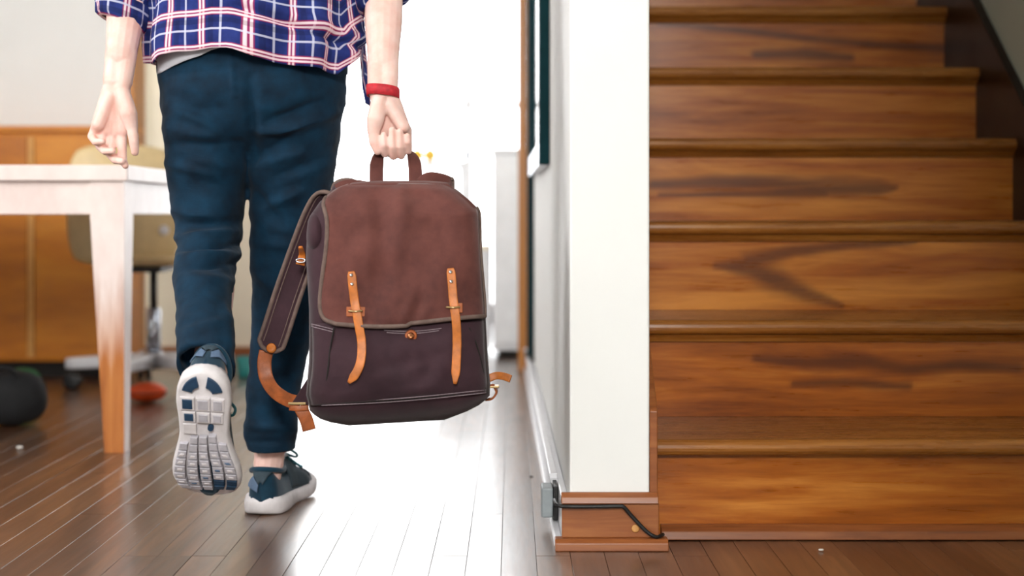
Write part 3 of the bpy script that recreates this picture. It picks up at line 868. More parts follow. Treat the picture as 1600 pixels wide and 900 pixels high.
# right arm and hand closed on the bag handle
YB = 2.62
elR = P(600, -25, 2.76); wrR = P(598, 140, YB)
body += chain([shR, elR], [0.047, 0.040])
body += chain([elR, elR.lerp(wrR, 0.35), elR.lerp(wrR, 0.75)], [0.036, 0.0365, 0.0285])
for dxp in (-7.5, 7.5):
    body += chain([elR.lerp(wrR, 0.7) + Vector((dxp * YB / F, 0, 0)), wrR + Vector((dxp * YB / F, 0, 0))], [0.021, 0.0195])
y1 = YB
for a, b, r0, r1 in (((591, 142, y1), (603, 200, y1 + 0.010), 0.018, 0.0135), ((597, 142, y1), (614, 203, y1 + 0.012), 0.018, 0.0135),
                     ((602, 142, y1), (624, 204, y1 + 0.011), 0.018, 0.0130), ((606, 144, y1), (632, 203, y1 + 0.006), 0.0175, 0.0125),
                     ((609, 165, y1 - 0.008), (630, 198, y1 - 0.006), 0.014, 0.0125)):
    body.append(capsule(P(*a), P(*b), r0, r1))
body += chain(A((590, 190, y1 + 0.002), (597, 212, y1 + 0.006), (598, 226, y1 + 0.006)), [0.014, 0.0125, 0.010])
body += chain(A((593, 158, y1 - 0.010), (587, 186, y1 - 0.016), (584, 204, y1 - 0.016)), [0.0155, 0.0165, 0.0125])
body += chain(A((584, 202, y1 - 0.016), (585, 222, y1 - 0.017), (590, 236, y1 - 0.016)), [0.0115, 0.0102, 0.0078])
GX = [(601.5, 0), (614.5, 1), (627, 2), (638.5, 3)]
for gx_, k in GX:
    bot = (240, 244, 243, 236)[k]; tip = (207, 199, 201, 208)[k]
    rr = (0.0074, 0.0075, 0.0073, 0.0066)[k]
    pts = [(gx_ - 1, 202, 0.010), (gx_, 222, 0.020), (gx_, bot, 0.010), (gx_, bot, -0.010), (gx_ - 1, bot - 14, -0.024), (gx_ - 2, tip + 4, -0.025)]
    body += chain([P(a, b, y1 + d) for a, b, d in pts], [rr * 1.12, rr * 1.06, rr, rr, rr * 0.95, rr * 0.8])

bm_ = remesh('person', body, 0.0021, 3, M['skin'], 0.4)
person = own('person', bm_, 'person in plaid shirt and navy trousers walking away with a brown rucksack in hand', 'person', base)

# ---- trousers: hip and two legs grown together
def ring_px(py, xl, xr, Yc, d, tilt=0.0, n=40, p=2.3):
    c = P((xl + xr) / 2, py, Yc); hw = (xr - xl) / 2 * Yc / F
    a = math.radians(tilt)
    return ring(c, (hw, 0, 0), (0, d * math.cos(a), -d * math.sin(a)), n, p)
def leg_rings(rows, sub=4):
    out = []
    keys = [Vector(r[:3]) for r in rows]; k2 = [Vector(r[3:6]) for r in rows]
    n = (len(rows) - 1) * sub + 1
    A_, B_ = smooth_path(keys, n), smooth_path(k2, n)
    return [ring_px(a.x, a.y, a.z, b.x, b.y, b.z) for a, b in zip(A_, B_)]
def hem_in(rings, up, k=0.80):
    """open the lower end: fold the last ring inward and up"""
    last = rings[-1]; c = sum(last, Vector()) / len(last)
    r1 = [c + (q - c) * k for q in last]
    r2 = [q + up for q in r1]
    return rings + [r1, r2]
hipr = leg_rings([(40, 268, 530, 2.80, 0.105, 0), (80, 255, 540, 2.80, 0.115, 0), (115, 249, 541, 2.80, 0.122, 0), (150, 252, 540, 2.80, 0.126, 0), (190, 257, 534, 2.81, 0.118, 0), (225, 266, 520, 2.82, 0.09, 0), (240, 300, 490, 2.82, 0.05, 0)])
LL = leg_rings([(150, 256, 390, 2.80, 0.10, 0), (200, 257, 392, 2.80, 0.105, 0), (240, 261, 390, 2.80, 0.10, 0), (270, 263, 386, 2.80, 0.095, 2), (300, 267, 382, 2.80, 0.09, 4), (330, 272, 378, 2.79, 0.085, 8),
                (360, 277, 376, 2.78, 0.08, 12), (388, 280, 373, 2.75, 0.077, 20), (410, 276, 368, 2.71, 0.073, 28), (440, 272, 363, 2.66, 0.068, 34), (480, 273, 362, 2.60, 0.064, 40), (520, 277, 363, 2.545, 0.06, 44), (550, 276, 367, 2.505, 0.058, 46), (572, 275, 369, 2.478, 0.058, 48)])
RL = leg_rings([(150, 395, 538, 2.81, 0.10, 0), (200, 384, 533, 2.82, 0.105, 0), (240, 386, 528, 2.83, 0.10, 0), (270, 390, 523, 2.83, 0.095, 0), (300, 392, 520, 2.84, 0.09, 0), (350, 394, 516, 2.85, 0.085, 0), (400, 394, 510, 2.86, 0.08, 0),
                (450, 394, 503, 2.87, 0.074, 0), (500, 395, 494, 2.87, 0.068, 0), (560, 391, 480, 2.88, 0.064, 0), (610, 386, 470, 2.88, 0.06, 0), (650, 384, 466, 2.88, 0.058, 0), (682, 383, 464, 2.88, 0.058, 0), (703, 389, 460, 2.88, 0.055, 0)])
shin = (kneeL - ankL).normalized()
LL = hem_in(LL, shin * 0.035); RL = hem_in(RL, Vector((0, 0, 0.03)))
trm = remesh('trousers', [loft_data(hipr), loft_data(LL), loft_data(RL)], 0.0045, 5, M['trouser'], 0.5)
def px_of(v): return 800 + F * v.x / v.y, HZ - F * (v.z - H) / v.y
# folds: (x0, y0, x1, y1, half width px, height m), seen on the back of the trousers
FOLDS = [(265, 165, 345, 205, 9, 0.006), (268, 200, 360, 225, 10, 0.006), (275, 225, 375, 222, 8, -0.006), (300, 250, 375, 262, 9, 0.005), (262, 255, 340, 275, 8, 0.005),
         (400, 205, 460, 195, 8, 0.007), (440, 205, 525, 175, 9, 0.007), (420, 190, 500, 160, 8, -0.007), (400, 245, 450, 215, 8, -0.006), (410, 255, 470, 240, 9, 0.006), (430, 275, 510, 245, 9, -0.005),
         (390, 120, 398, 250, 9, -0.007), (360, 85, 366, 150, 4, 0.003), (255, 118, 400, 100, 4, -0.002),
         (275, 330, 345, 345, 7, 0.006), (285, 350, 370, 345, 6, -0.007), (280, 372, 368, 362, 7, 0.008), (282, 388, 372, 382, 5, -0.008), (282, 402, 370, 398, 7, 0.007), (300, 418, 370, 412, 5, -0.005), (300, 432, 366, 440, 7, 0.004),
         (350, 480, 362, 540, 7, 0.005), (285, 520, 350, 500, 8, 0.003), (400, 330, 470, 300, 9, 0.005), (400, 300, 440, 350, 8, -0.005), (400, 380, 470, 390, 9, 0.004), (400, 420, 440, 470, 9, 0.004),
         (386, 665, 462, 672, 6, 0.004), (388, 690, 460, 690, 5, -0.003), (395, 600, 440, 640, 9, 0.004)]
def trouser_fold(v):
    px, py = px_of(v); d = 0.0
    for x0, y0_, x1, y1_, w, h in FOLDS:
        dx, dy = x1 - x0, y1_ - y0_; t = max(0, min(1, ((px - x0) * dx + (py - y0_) * dy) / (dx * dx + dy * dy)))
        q = math.hypot(px - x0 - t * dx, py - y0_ - t * dy) / w
        if q < 3: d += 1.6 * h * math.exp(-q * q) * (0.4 + 0.6 * math.sin(math.pi * min(1, max(0, t * 0.9 + 0.05))))
    d += 0.004 * noise.noise((v.x * 9, v.y * 9, v.z * 22)) + 0.002 * noise.noise((v.x * 30 + 5, v.y * 30, v.z * 50))
    return d
displace(trm, trouser_fold)
tr = put('trousers', trm, person, 'dark navy teal cotton trousers')
seam_pts = [P(392, py, 2.62) for py in (100, 130, 160, 200, 235)]

# ---- shirt: torso sheet whose hem rises and falls
HEM = [(238, 99), (246, 97), (256, 87), (275, 81), (300, 79), (330, 74), (360, 75), (390, 86), (430, 97), (470, 103), (500, 106), (520, 114), (532, 116), (545, 97), (556, 84), (566, 82), (590, 82)]
def width_at(z): return interp([(0.80, 0.205), (0.90, 0.208), (1.0, 0.205), (1.15, 0.196), (1.30, 0.200), (1.42, 0.185), (1.48, 0.10), (1.52, 0.066)], z)
def depth_at(z): return interp([(0.80, 0.150), (0.90, 0.150), (1.0, 0.140), (1.15, 0.132), (1.30, 0.135), (1.42, 0.11), (1.48, 0.078), (1.52, 0.066)], z)
SXc = BX + 0.002
def shirt_pt(th, z):
    w, d = width_at(z), depth_at(z)
    c, s = math.cos(th), math.sin(th)
    q = 2 / 2.4
    x = SXc + w * math.copysign(abs(c) ** q, c); y = BY - 0.015 - (d + 0.006) * math.copysign(abs(s) ** q, s)
    return Vector((x, y, z))
def hem_z(th):
    p = shirt_pt(th, 0.9); px = 800 + F * p.x / p.y
    s = math.sin(th)
    if s >= -0.02: py = interp(HEM, px)
    else: py = interp([(0.0, 82), (0.05, 100), (0.11, 160), (0.28, 168), (0.36, 120), (0.42, 88), (1.0, 84)], -s) if math.cos(th) > 0 else interp([(0.0, 97), (0.3, 112), (1.0, 160)], -s)
    return H - (py - HZ) * p.y / F
V = []; Fc = []; UV = []
nt, nv = 144, 70
for j in range(nv + 1):
    for i in range(nt + 1):
        th = 2 * math.pi * i / nt - math.pi / 2 + 0.0
        hz_ = hem_z(th); z = hz_ + (1.52 - hz_) * (j / nv) ** 1.15
        p = shirt_pt(th, z)
        nrm = Vector((math.cos(th), -math.sin(th), 0))
        low = max(0, min(1, (1.12 - z) / 0.2))
        f = 0.012 * noise.noise((p.x * 7, p.y * 7 + 3, z * 9)) + 0.006 * noise.noise((p.x * 18 + 9, p.y * 18, z * 12))
        f += low * 0.010 * math.sin(th * 9 + 6 * z + 2 * noise.noise((th, z * 4, 1)))
        # a drape fold running down to the right hip
        px, py = px_of(p)
        t_ = (px - 380) / 180
        if -0.1 < t_ < 1.1 and math.sin(th) > 0:
            yy = 0 + 62 * t_
            f += 0.010 * math.exp(-((py - yy) / 9) ** 2) - 0.012 * math.exp(-((py - yy - 14) / 7) ** 2)
        p = p + nrm * f
        if math.cos(th) > 0 and -0.45 < math.sin(th) < 0: p.x += 0.012 * math.sin(math.pi * -math.sin(th) / 0.45) * low
        V.append(p); UV.append((th * 0.186 + 0.012, (z - 0.75 * (hz_ - 0.88))))
for j in range(nv):
    for i in range(nt):
        k = j * (nt + 1) + i; Fc.append((k, k + 1, k + nt + 2, k + nt + 1))
shm = mesh_of('shirt', V, Fc, M['plaid'], True, UV)
shirt = put('shirt', shm, person, 'blue plaid shirt with red and white lines, sleeves rolled')
sm = shirt.modifiers.new('thickness', 'SOLIDIFY'); sm.thickness = 0.003; sm.offset = -1
# pale t-shirt that shows below the shirt on the left
V = []; Fc = []
TEE = [(240, 118), (250, 114), (270, 103), (290, 94), (312, 87), (330, 78), (360, 70), (400, 70), (560, 70)]
for j in range(9):
    for i in range(97):
        th = 2 * math.pi * i / 96
        z9 = 0.9
        c, s = math.cos(th), math.sin(th)
        x = SXc - 0.004 + 0.187 * math.copysign(abs(c) ** 0.85, c); y = BY - 0.02 - 0.127 * math.copysign(abs(s) ** 0.85, s)
        px = 800 + F * x / y
        hz_ = H - (interp(TEE, px) - HZ) * y / F if s > -0.3 else 0.88
        z = hz_ + 0.06 * j / 8
        V.append((x, y, z))
for j in range(8):
    for i in range(96):
        k = j * 97 + i; Fc.append((k, k + 1, k + 98, k + 97))
tee = put('undershirt', mesh_of('undershirt', V, Fc, M['tee'], True), person, 'pale grey undershirt hem')
sm = tee.modifiers.new('thickness', 'SOLIDIFY'); sm.thickness = 0.002; sm.offset = 1

# sleeves with rolled cuffs
def uv_tube(name, path_pts, rad, mat, n=40, seg=40, seed=0, amp=0.006, tilt=None):
    path = smooth_path(path_pts, n); fr = frames(path); V = []; Fc = []; UV = []
    L = 0.0
    for i, (c, (t, N, B)) in enumerate(zip(path, fr)):
        if i: L += (path[i] - path[i - 1]).length
        r = rad(i / (n - 1))
        for j in range(seg + 1):
            a = 2 * math.pi * j / seg
            d = N * math.cos(a) + B * math.sin(a)
            q = c + d * r
            q = q + d * amp * (noise.noise((q.x * 16 + seed, q.y * 16, q.z * 16)) + 0.6 * noise.noise((q.x * 40 + seed, q.y * 40, q.z * 40)))
            if tilt is not None: q = q + tilt(a, d, i / (n - 1))
            V.append(q); UV.append((a * 0.052 + seed * 0.013, L * 1.0))
    for i in range(n - 1):
        for j in range(seg):
            k = i * (seg + 1) + j; Fc.append((k, k + 1, k + seg + 2, k + seg + 1))
    return mesh_of(name, V, Fc, mat, True, UV)
for sh_, el_, wr_, cuff, seed in ((shL, elL, wrL, ((198, -32, 2.775), (190, 41, 2.755)), 3), (shR, elR, wrR, ((601, -55, 2.77), (599, 13, 2.745)), 11)):
    c0, c1 = P(*cuff[0]), P(*cuff[1])
    sl = put('sleeve', uv_tube('sleeve', [sh_ + (BX - sh_.x) * Vector((0.12, 0, 0)), sh_.lerp(c0, 0.4), c0.lerp(c1, 0.15)], lambda u: 0.074 - 0.020 * u, M['plaid'], 36, 40, seed, 0.012), shirt)
    m_ = sl.modifiers.new('thickness', 'SOLIDIFY'); m_.thickness = 0.003
    # cuff: two folded layers that bulge, the mouth turned inward
    def cr(u):
        return interp([(0, 0.051), (0.08, 0.057), (0.45, 0.0525), (0.5, 0.049), (0.54, 0.055), (0.9, 0.0505), (0.97, 0.046), (1.0, 0.038)], u)
    slant = 0.012 if seed == 3 else -0.010
    cf = put('cuff', uv_tube('cuff', [c0, c0.lerp(c1, 0.5), c1], cr, M['plaid'], 44, 44, seed + 5, 0.007, lambda a, d, u: Vector((0, 0, -slant * (d.x) * u * 1.3))), shirt, 'rolled plaid cuff')
    m_ = cf.modifiers.new('thickness', 'SOLIDIFY'); m_.thickness = 0.003

# hair
hr = mat_plain('brown_hair', (64, 44, 30), 0.6, var=0.2, scale=90, bump=0.5)
hrr = []
for j in range(15):
    a = -0.45 + (math.pi / 2 + 0.45) * j / 14
    c = head + Vector((0, -0.008 - 0.012 * math.cos(a), 0.045 + 0.083 * math.sin(a)))
    rr = []
    for i in range(40):
        t = 2 * math.pi * i / 40
        k = 1 + 0.03 * noise.noise((math.cos(t) * 6, math.sin(t) * 6, j * 0.8))
        if math.sin(t) > 0.35 and a < 0.35: k *= 0.80
        rr.append(c + Vector((math.cos(t) * 0.090, math.sin(t) * 0.098, 0)) * max(0.02, math.cos(a)) * k)
    hrr.append(rr)
put('hair', loft_me('hair', hrr, hr), person)

# red wristband
wdir = (wrR - elR).normalized()
wc = P(598.5, 144, YB - 0.001)
red = mat_plain('red_woven_band', (196, 30, 44), 0.6, var=0.15, scale=120, bump=0.4, bscale=700)
wr_rings = []
for o_, k in ((-0.0098, 0.97), (-0.0092, 1.03), (0.0, 1.05), (0.0092, 1.03), (0.0098, 0.97)):
    c = wc + Vector((0.02, 0, -1)).normalized() * o_
    rr = ring(c, Vector((0.0296, 0, 0.0)) * k, Vector((0, 0.0235, 0)) * k, 40, 2.4)
    wr_rings.append([q + Vector((0, 0, -0.003 * (q.x - c.x) / 0.03 - 0.004 * (c.y - q.y) / -0.024)) for q in rr])
band = put('wristband', loft_me('wristband', wr_rings, red, False), person, 'red woven wristband')
sm = band.modifiers.new('thickness', 'SOLIDIFY'); sm.thickness = 0.002

# ---- shoes
M['sole'] = mat_plain('white_foam_rubber', (224, 218, 220), 0.7, var=0.06, scale=50, bump=0.15, bscale=300)
M['pad'] = mat_plain('pale_grey_rubber', (192, 188, 196), 0.75, var=0.08, scale=70, bump=0.2, bscale=300)
M['navypad'] = mat_plain('navy_rubber', (32, 66, 96), 0.6, var=0.15, scale=60)
M['mesh'] = mat_cloth('dark_teal_mesh', (8, 42, 62), (18, 64, 84), 0.8, 1200)
M['overlay'] = mat_plain('slate_grey_suede', (52, 68, 78), 0.8, var=0.1, scale=60)
M['heelgrey'] = mat_plain('blue_grey_leather', (92, 114, 142), 0.6, var=0.08, scale=50)
M['lace'] = mat_plain('teal_lace', (60, 120, 132), 0.8, var=0.1)
M['pale_lace'] = mat_plain('grey_lining', (168, 176, 186), 0.8, var=0.1)
LS = 0.292
OUT = [(0.0, -0.004, 0.004), (0.006, -0.022, 0.022), (0.018, -0.034, 0.034), (0.04, -0.0405, 0.0405), (0.065, -0.042, 0.042), (0.10, -0.039, 0.0385), (0.135, -0.0385, 0.0365), (0.17, -0.046, 0.043), (0.20, -0.0525, 0.0525), (0.225, -0.0545, 0.0555), (0.25, -0.0505, 0.053), (0.27, -0.040, 0.045), (0.282, -0.027, 0.034), (0.289, -0.013, 0.021), (0.292, -0.002, 0.006)]
OUT = [(a_, b_ * 1.10, c_ * 1.10) for a_, b_, c_ in OUT]
def outl(y, side):
    t = [(r[0], r[1] if side < 0 else r[2]) for r in OUT]
    return interp(t, y)
def spring(y): return 0.030 * max(0, (y - 0.19) / 0.10) ** 1.8 + 0.004 * max(0, (0.02 - y) / 0.02)
def sole_top(y): return interp([(0, 0.036), (0.05, 0.034), (0.15, 0.028), (0.22, 0.026), (0.292, 0.040)], y)
def wtop(y): return interp([(0, 0.0), (0.006, 0.020), (0.02, 0.030), (0.05, 0.034), (0.10, 0.034), (0.15, 0.037), (0.20, 0.045), (0.235, 0.045), (0.26, 0.037), (0.278, 0.024), (0.288, 0.008)], y)
def htop(y): return interp([(0, 0.060), (0.006, 0.082), (0.02, 0.090), (0.05, 0.080), (0.08, 0.080), (0.11, 0.098), (0.13, 0.098), (0.16, 0.084), (0.20, 0.066), (0.235, 0.055), (0.262, 0.050), (0.28, 0.046), (0.288, 0.042)], y)
def upper_pt(y, a, off=0.0):
    """a from 0 (right edge at the sole) over the top to pi (left edge)"""
    w = wtop(y) + off; z0 = sole_top(y) - 0.008; h = htop(y) - z0 + off
    c, s = math.cos(a), math.sin(a)
    return Vector((w * math.copysign(abs(c) ** 0.8, c), y - off * (1 if y < 0.02 else 0), z0 + h * abs(s) ** 0.85))
def make_shoe(Sm, lab, mirror):
    root = person
    def tf(me):
        me.transform(Sm); return me
    mx = -1 if mirror else 1
    # sole is the shoe's main mesh
    rings = []
    ys = [LS * (0.5 - 0.5 * math.cos(math.pi * k / 26)) for k in range(27)]
    def outline(k, zf):
        pts = []
        for y in ys: pts.append((outl(y, 1) * mx if not mirror else -outl(y, -1) * -1, y))
        right = [Vector(((outl(y, -1) * -1 if mirror else outl(y, 1)), y, 0)) for y in ys]
        left = [Vector(((-outl(y, 1) if mirror else outl(y, -1)), y, 0)) for y in ys]
        loop = right + left[::-1]
        c = Vector((0, LS * 0.5, 0)); res = []
        for q in loop:
            v = Vector((q.x * k, LS * 0.5 + (q.y - LS * 0.5) * (1 - (1 - k) * 0.35), 0)); v.z = zf(min(max(v.y, 0), LS)); res.append(v)
        return res
    rings = [outline(0.90, lambda y: spring(y)), outline(0.975, lambda y: spring(y) + 0.003), outline(1.0, lambda y: spring(y) + 0.010),
             outline(1.0, lambda y: spring(y) * 0.6 + 0.45 * sole_top(y) + 0.006), outline(0.93, lambda y: max(sole_top(y), spring(y) + 0.012)), outline(0.80, lambda y: max(sole_top(y), spring(y) + 0.012) - 0.001)]
    sh = put('shoe', tf(loft_me('shoe', rings, M['sole'])), person, lab)
    # upper
    rr = []
    for k in range(34):
        y = 0.001 + 0.287 * (k / 33) ** 1.0
        up = [upper_pt(y, math.pi * i / 24) for i in range(25)]
        low = [Vector((up[-1].x * (1 - 2 * i / 5) , y, sole_top(y) - 0.012)) for i in range(1, 5)]
        rr.append(up + low)
    put('upper', tf(loft_me('upper', rr, M['mesh'])), sh)
    def patch(name, y0, y1, a0, a1, mat, off=0.0016, ny=14, na=10, shape=None):
        V = []; Fc = []
        for i in range(ny + 1):
            for j in range(na + 1):
                u, w = i / ny, j / na
                if shape: u, w = shape(u, w)
                V.append(upper_pt(y0 + (y1 - y0) * u, a0 + (a1 - a0) * w, off))
        for i in range(ny):
            for j in range(na):
                k = i * (na + 1) + j; Fc.append((k, k + 1, k + na + 2, k + na + 1))
        me = fix_normals(mesh_of(name, V, Fc, mat, True))
        o = put(name, tf(me), sh)
        m = o.modifiers.new('t', 'SOLIDIFY'); m.thickness = 0.0014; m.offset = 1
        return o
    pi = math.pi
    if not mirror: patch('heel_counter', 0.0015, 0.022, 0.4, 0.30 * pi, M['heelgrey'], shape=lambda u, w: (u * (1 - 0.5 * w), w))
    patch('heel_counter', 0.0015, 0.022, pi - 0.4, 0.70 * pi, M['heelgrey'], shape=lambda u, w: (u * (1 - 0.5 * w), w))
    patch('heel_tab', 0.0012, 0.020, 0.32 * pi, 0.68 * pi, M['overlay'], 0.0024)
    for sgn in (0, 1):
        f = (lambda a: pi - a) if sgn else (lambda a: a)
        patch('side_panel', 0.085, 0.215, f(0.12), f(0.40 * pi), M['overlay'], 0.0016, shape=lambda u, w: (min(1, u + 0.18 * (1 - w)), w * (1 - 0.45 * u)))
    patch('toe_guard', 0.236, 0.286, 0.08, pi - 0.08, M['overlay'], 0.0014, na=18)
    patch('tongue', 0.098, 0.135, 0.36 * pi, 0.64 * pi, M['pale_lace'], 0.007)
    # collar roll around the ankle
    cp = []
    for k in range(25):
        a = 2 * pi * k / 24
        y = 0.056 + 0.046 * math.cos(a); x = 0.031 * math.sin(a)
        z = interp([(0.01, 0.091), (0.05, 0.081), (0.08, 0.083), (0.102, 0.099)], y)
        cp.append((x, y, z))
    put('collar', tf(tube_me('collar', cp, 0.0055, M['mesh'], 72, 10)), sh)
    for k in range(5):
        y = 0.128 + 0.019 * k
        a0, a1 = 0.30 * pi, 0.70 * pi
        pts = [upper_pt(y + 0.006 * math.sin(i / 6 * pi * 2) , a0 + (a1 - a0) * i / 6, 0.006) for i in range(7)]
        put('lace', tf(tube_me('lace', pts, 0.0028, M['lace'], 20, 8)), sh)
    for s_ in (-1, 1):
        b0 = upper_pt(0.135, pi / 2, 0.008)
        pts = [b0, b0 + Vector((0.018 * s_, 0.004, 0.008)), b0 + Vector((0.036 * s_, 0.012, -0.004)), b0 + Vector((0.030 * s_, 0.022, -0.012)), b0 + Vector((0.006 * s_, 0.006, 0.0))]
        put('lace', tf(tube_me('bow', pts, 0.0026, M['lace'], 28, 8)), sh)
    return sh, tf
shoeL, tfL = make_shoe(SL, 'lifted running shoe, pale segmented sole toward the viewer', False)
shoeR, tfR = make_shoe(SR, 'teal and grey running shoe flat on the floor', True)
# tread of the lifted sole: separate pads standing proud of the foam
def pad(poly, mat, h=0.0032, z=None, name='tread_pad'):
    bm = bmesh.new(); n = len(poly)
    cx_, cy_ = sum(p[0] for p in poly) / n, sum(p[1] for p in poly) / n
    zb = lambda y: spring(max(0, min(LS, y)))
    A_ = [bm.verts.new((p[0], p[1], zb(p[1]) + 0.004)) for p in poly]
    B_ = [bm.verts.new((p[0], p[1], zb(p[1]) - h * 0.7)) for p in poly]
    C_ = [bm.verts.new((cx_ + (p[0] - cx_) * 0.9, cy_ + (p[1] - cy_) * 0.9, zb(p[1]) - h)) for p in poly]
    for X_, Y_ in ((A_, B_), (B_, C_)):
        for i in range(n): bm.faces.new((X_[i], X_[(i + 1) % n], Y_[(i + 1) % n], Y_[i]))
    bm.faces.new(C_); bm.faces.new(A_[::-1])
    bmesh.ops.recalc_face_normals(bm, faces=bm.faces[:])
    return put(name, tfL(bm_mesh(name, bm, mat)), shoeL)
def arcpad(sgn):
    pts = []
    for k in range(9):
        a = math.radians(12 + 62 * k / 8); pts.append((sgn * 0.0345 * math.cos(a) , 0.044 - 0.036 * math.sin(a)))
    for k in range(9):
        a = math.radians(70 - 58 * k / 8); pts.append((sgn * 0.0175 * math.cos(a), 0.044 - 0.016 * math.sin(a)))
    return pts
pad(arcpad(-1), M['navypad']); pad(arcpad(1), M['navypad'])
def rect(x0, x1, y0, y1): return [(x0, y0), (x1, y0), (x1, y1), (x0, y1)]
def frame_pad(x0, x1, y0, y1, mat, inner):
    pad(rect(x0, x1, y0, y1), mat, 0.0028)
    d = 0.0035
    pad(rect(x0 + d, x1 - d, y0 + d, y1 - d), inner, 0.0042)
for (y0_, y1_) in ((0.051, 0.078), (0.081, 0.103)):
    k = 0.93 if y0_ > 0.07 else 1.0
    frame_pad(-0.0375 * k, -0.0135 * k, y0_, y1_, M['sole'], M['navypad'])
    frame_pad(-0.0115 * k, 0.0125 * k, y0_, y1_, M['sole'], M['pad'])
    frame_pad(0.0145 * k, 0.0365 * k, y0_, y1_, M['sole'], M['pad'])
pad([(0.012 + 0.0052 * math.cos(a), 0.1135 + 0.0058 * math.sin(a)) for a in [k * math.pi / 4 + math.pi / 8 for k in range(8)]], M['navypad'], 0.0036)
pad(rect(-0.034, -0.012, 0.106, 0.128), M['sole'], 0.003)
# five columns of pods that fan out over the forefoot
rows = [(0.131, 0.145), (0.148, 0.162), (0.165, 0.179), (0.182, 0.196), (0.199, 0.213), (0.216, 0.230), (0.233, 0.246), (0.249, 0.261)]
for ri, (ya, yb) in enumerate(rows):
    for c in range(5):
        def xf(f, y):
            l, r = outl(y, -1) * 0.93, outl(y, 1) * 0.93
            return l + (r - l) * f
        fa, fb_ = c / 5 + 0.018, (c + 1) / 5 - 0.018
        ym = (ya + yb) / 2
        navy = (c >= 3 and ri >= 6)
        sh_y = 0.003 * math.sin(c * 1.3)
        poly = [(xf(fa, ya), ya + sh_y), (xf(fb_, ya), ya + sh_y), (xf(fb_, yb), yb + sh_y), (xf(fa, yb), yb + sh_y)]
        if ri < 1 and c in (0, 4): continue
        pd = pad(poly, M['navypad'] if navy else M['pad'], 0.0046)
        if not navy and 1 < ri < 7:
            ix = 0.25
            q = [(poly[0][0] + (poly[1][0] - poly[0][0]) * ix, ya + 0.005 + sh_y), (poly[1][0] - (poly[1][0] - poly[0][0]) * ix, ya + 0.005 + sh_y), (poly[2][0] - (poly[2][0] - poly[3][0]) * ix, yb - 0.005 + sh_y), (poly[3][0] + (poly[2][0] - poly[3][0]) * ix, yb - 0.005 + sh_y)]
            pad(q, M['heelgrey'] if (c + ri) % 7 == 0 else M['sole'], 0.0058)
# ================================================================== THE RUCKSACK
YC = 2.585
def mat_canvas(name, c1, c2, fade=None):
    m, t, b = base_mat(name, 0.8, 0, 0.3)
    g = t.add('ShaderNodeNewGeometry')
    n = t.noise(g.outputs['Position'], 9, 5, 0.6)
    n2 = t.noise(g.outputs['Position'], 60, 4, 0.6)
    f = t.math('ADD', t.math('MULTIPLY', n, 0.75), t.math('MULTIPLY', n2, 0.25))
    t.link(t.ramp(f, [(0.3, lin(c1)), (0.7, lin(c2))]), b.inputs['Base Color'])
    w = t.noise(t.mapping(g.outputs['Position'], (700, 700, 1100)), 1, 2)
    t.link(t.bump(t.math('ADD', t.math('MULTIPLY', w, 0.25), n2), 0.3, 0.0015), b.inputs['Normal'])
    b.inputs['Sheen Weight'].default_value = 0.15
    return m
M['canvas'] = mat_canvas('dark_plum_canvas', (44, 24, 32), (66, 40, 48))
M['flap'] = mat_canvas('faded_russet_waxed_canvas', (74, 38, 34), (114, 65, 57))
M['piping'] = mat_plain('grey_brown_binding_tape', (108, 88, 80), 0.8, var=0.12, scale=80, bump=0.3, bscale=600)
M['stitch'] = mat_plain('pale_grey_thread', (150, 134, 140), 0.8, var=0.1)
M['brass'] = mat_plain('worn_brass', (206, 178, 130), 0.3, 1.0, var=0.1)
M['steel'] = mat_plain('steel_rivet', (220, 220, 225), 0.25, 1.0, var=0.02)

LB = [(0.0, 560, 288), (0.03, 532, 291), (0.08, 502, 312), (0.14, 481, 342), (0.3, 478, 400), (0.5, 483, 485), (0.7, 483, 560), (0.85, 478, 618), (0.92, 485, 644), (0.97, 506, 658), (1.0, 545, 665)]
RB = [(0.0, 690, 288), (0.03, 712, 299), (0.08, 732, 318), (0.14, 748, 334), (0.3, 753, 400), (0.5, 758, 480), (0.7, 762, 555), (0.85, 766, 600), (0.92, 765, 620), (0.97, 742, 638), (1.0, 695, 656)]
DB = [(0.0, 0.018), (0.03, 0.036), (0.08, 0.056), (0.14, 0.070), (0.3, 0.078), (0.5, 0.083), (0.7, 0.088), (0.85, 0.088), (0.92, 0.084), (0.97, 0.066), (1.0, 0.03)]
def tab(T_, v, k): return interp([(r[0], r[k]) for r in T_], v)
def Lp(v): return tab(LB, v, 1), tab(LB, v, 2)
def Rp(v): return tab(RB, v, 1), tab(RB, v, 2)
PW = 3.6
def sag(px, py):
    return 0.005 * noise.noise((px * 0.018, py * 0.022, 4.0)) + 0.0025 * noise.noise((px * 0.05, py * 0.04, 9.0))
def front(px, py, off=0.0):
    """point on the bag's front face at (px, py)"""
    lo, hi = 0.0, 1.0
    for _ in range(24):
        v = (lo + hi) / 2
        (lx, ly), (rx, ry) = Lp(v), Rp(v)
        u = (px - lx) / (rx - lx); yy = ly + (ry - ly) * u
        if yy < py: lo = v
        else: hi = v
    (lx, ly), (rx, ry) = Lp(v), Rp(v); u = max(-0.999, min(0.999, 2 * (px - lx) / (rx - lx) - 1))
    d = tab(DB, v, 1) * (1 - abs(u) ** PW) ** (1 / PW)
    return P(px, py, YC - d - off + sag(px, py))
bag = thing('rucksack', 'brown canvas rucksack with tan leather straps carried by its top handle', 'backpack', (P(625, 660, YC).x, YC, P(625, 664, YC).z))
rings = []
nvb, nb = 46, 64
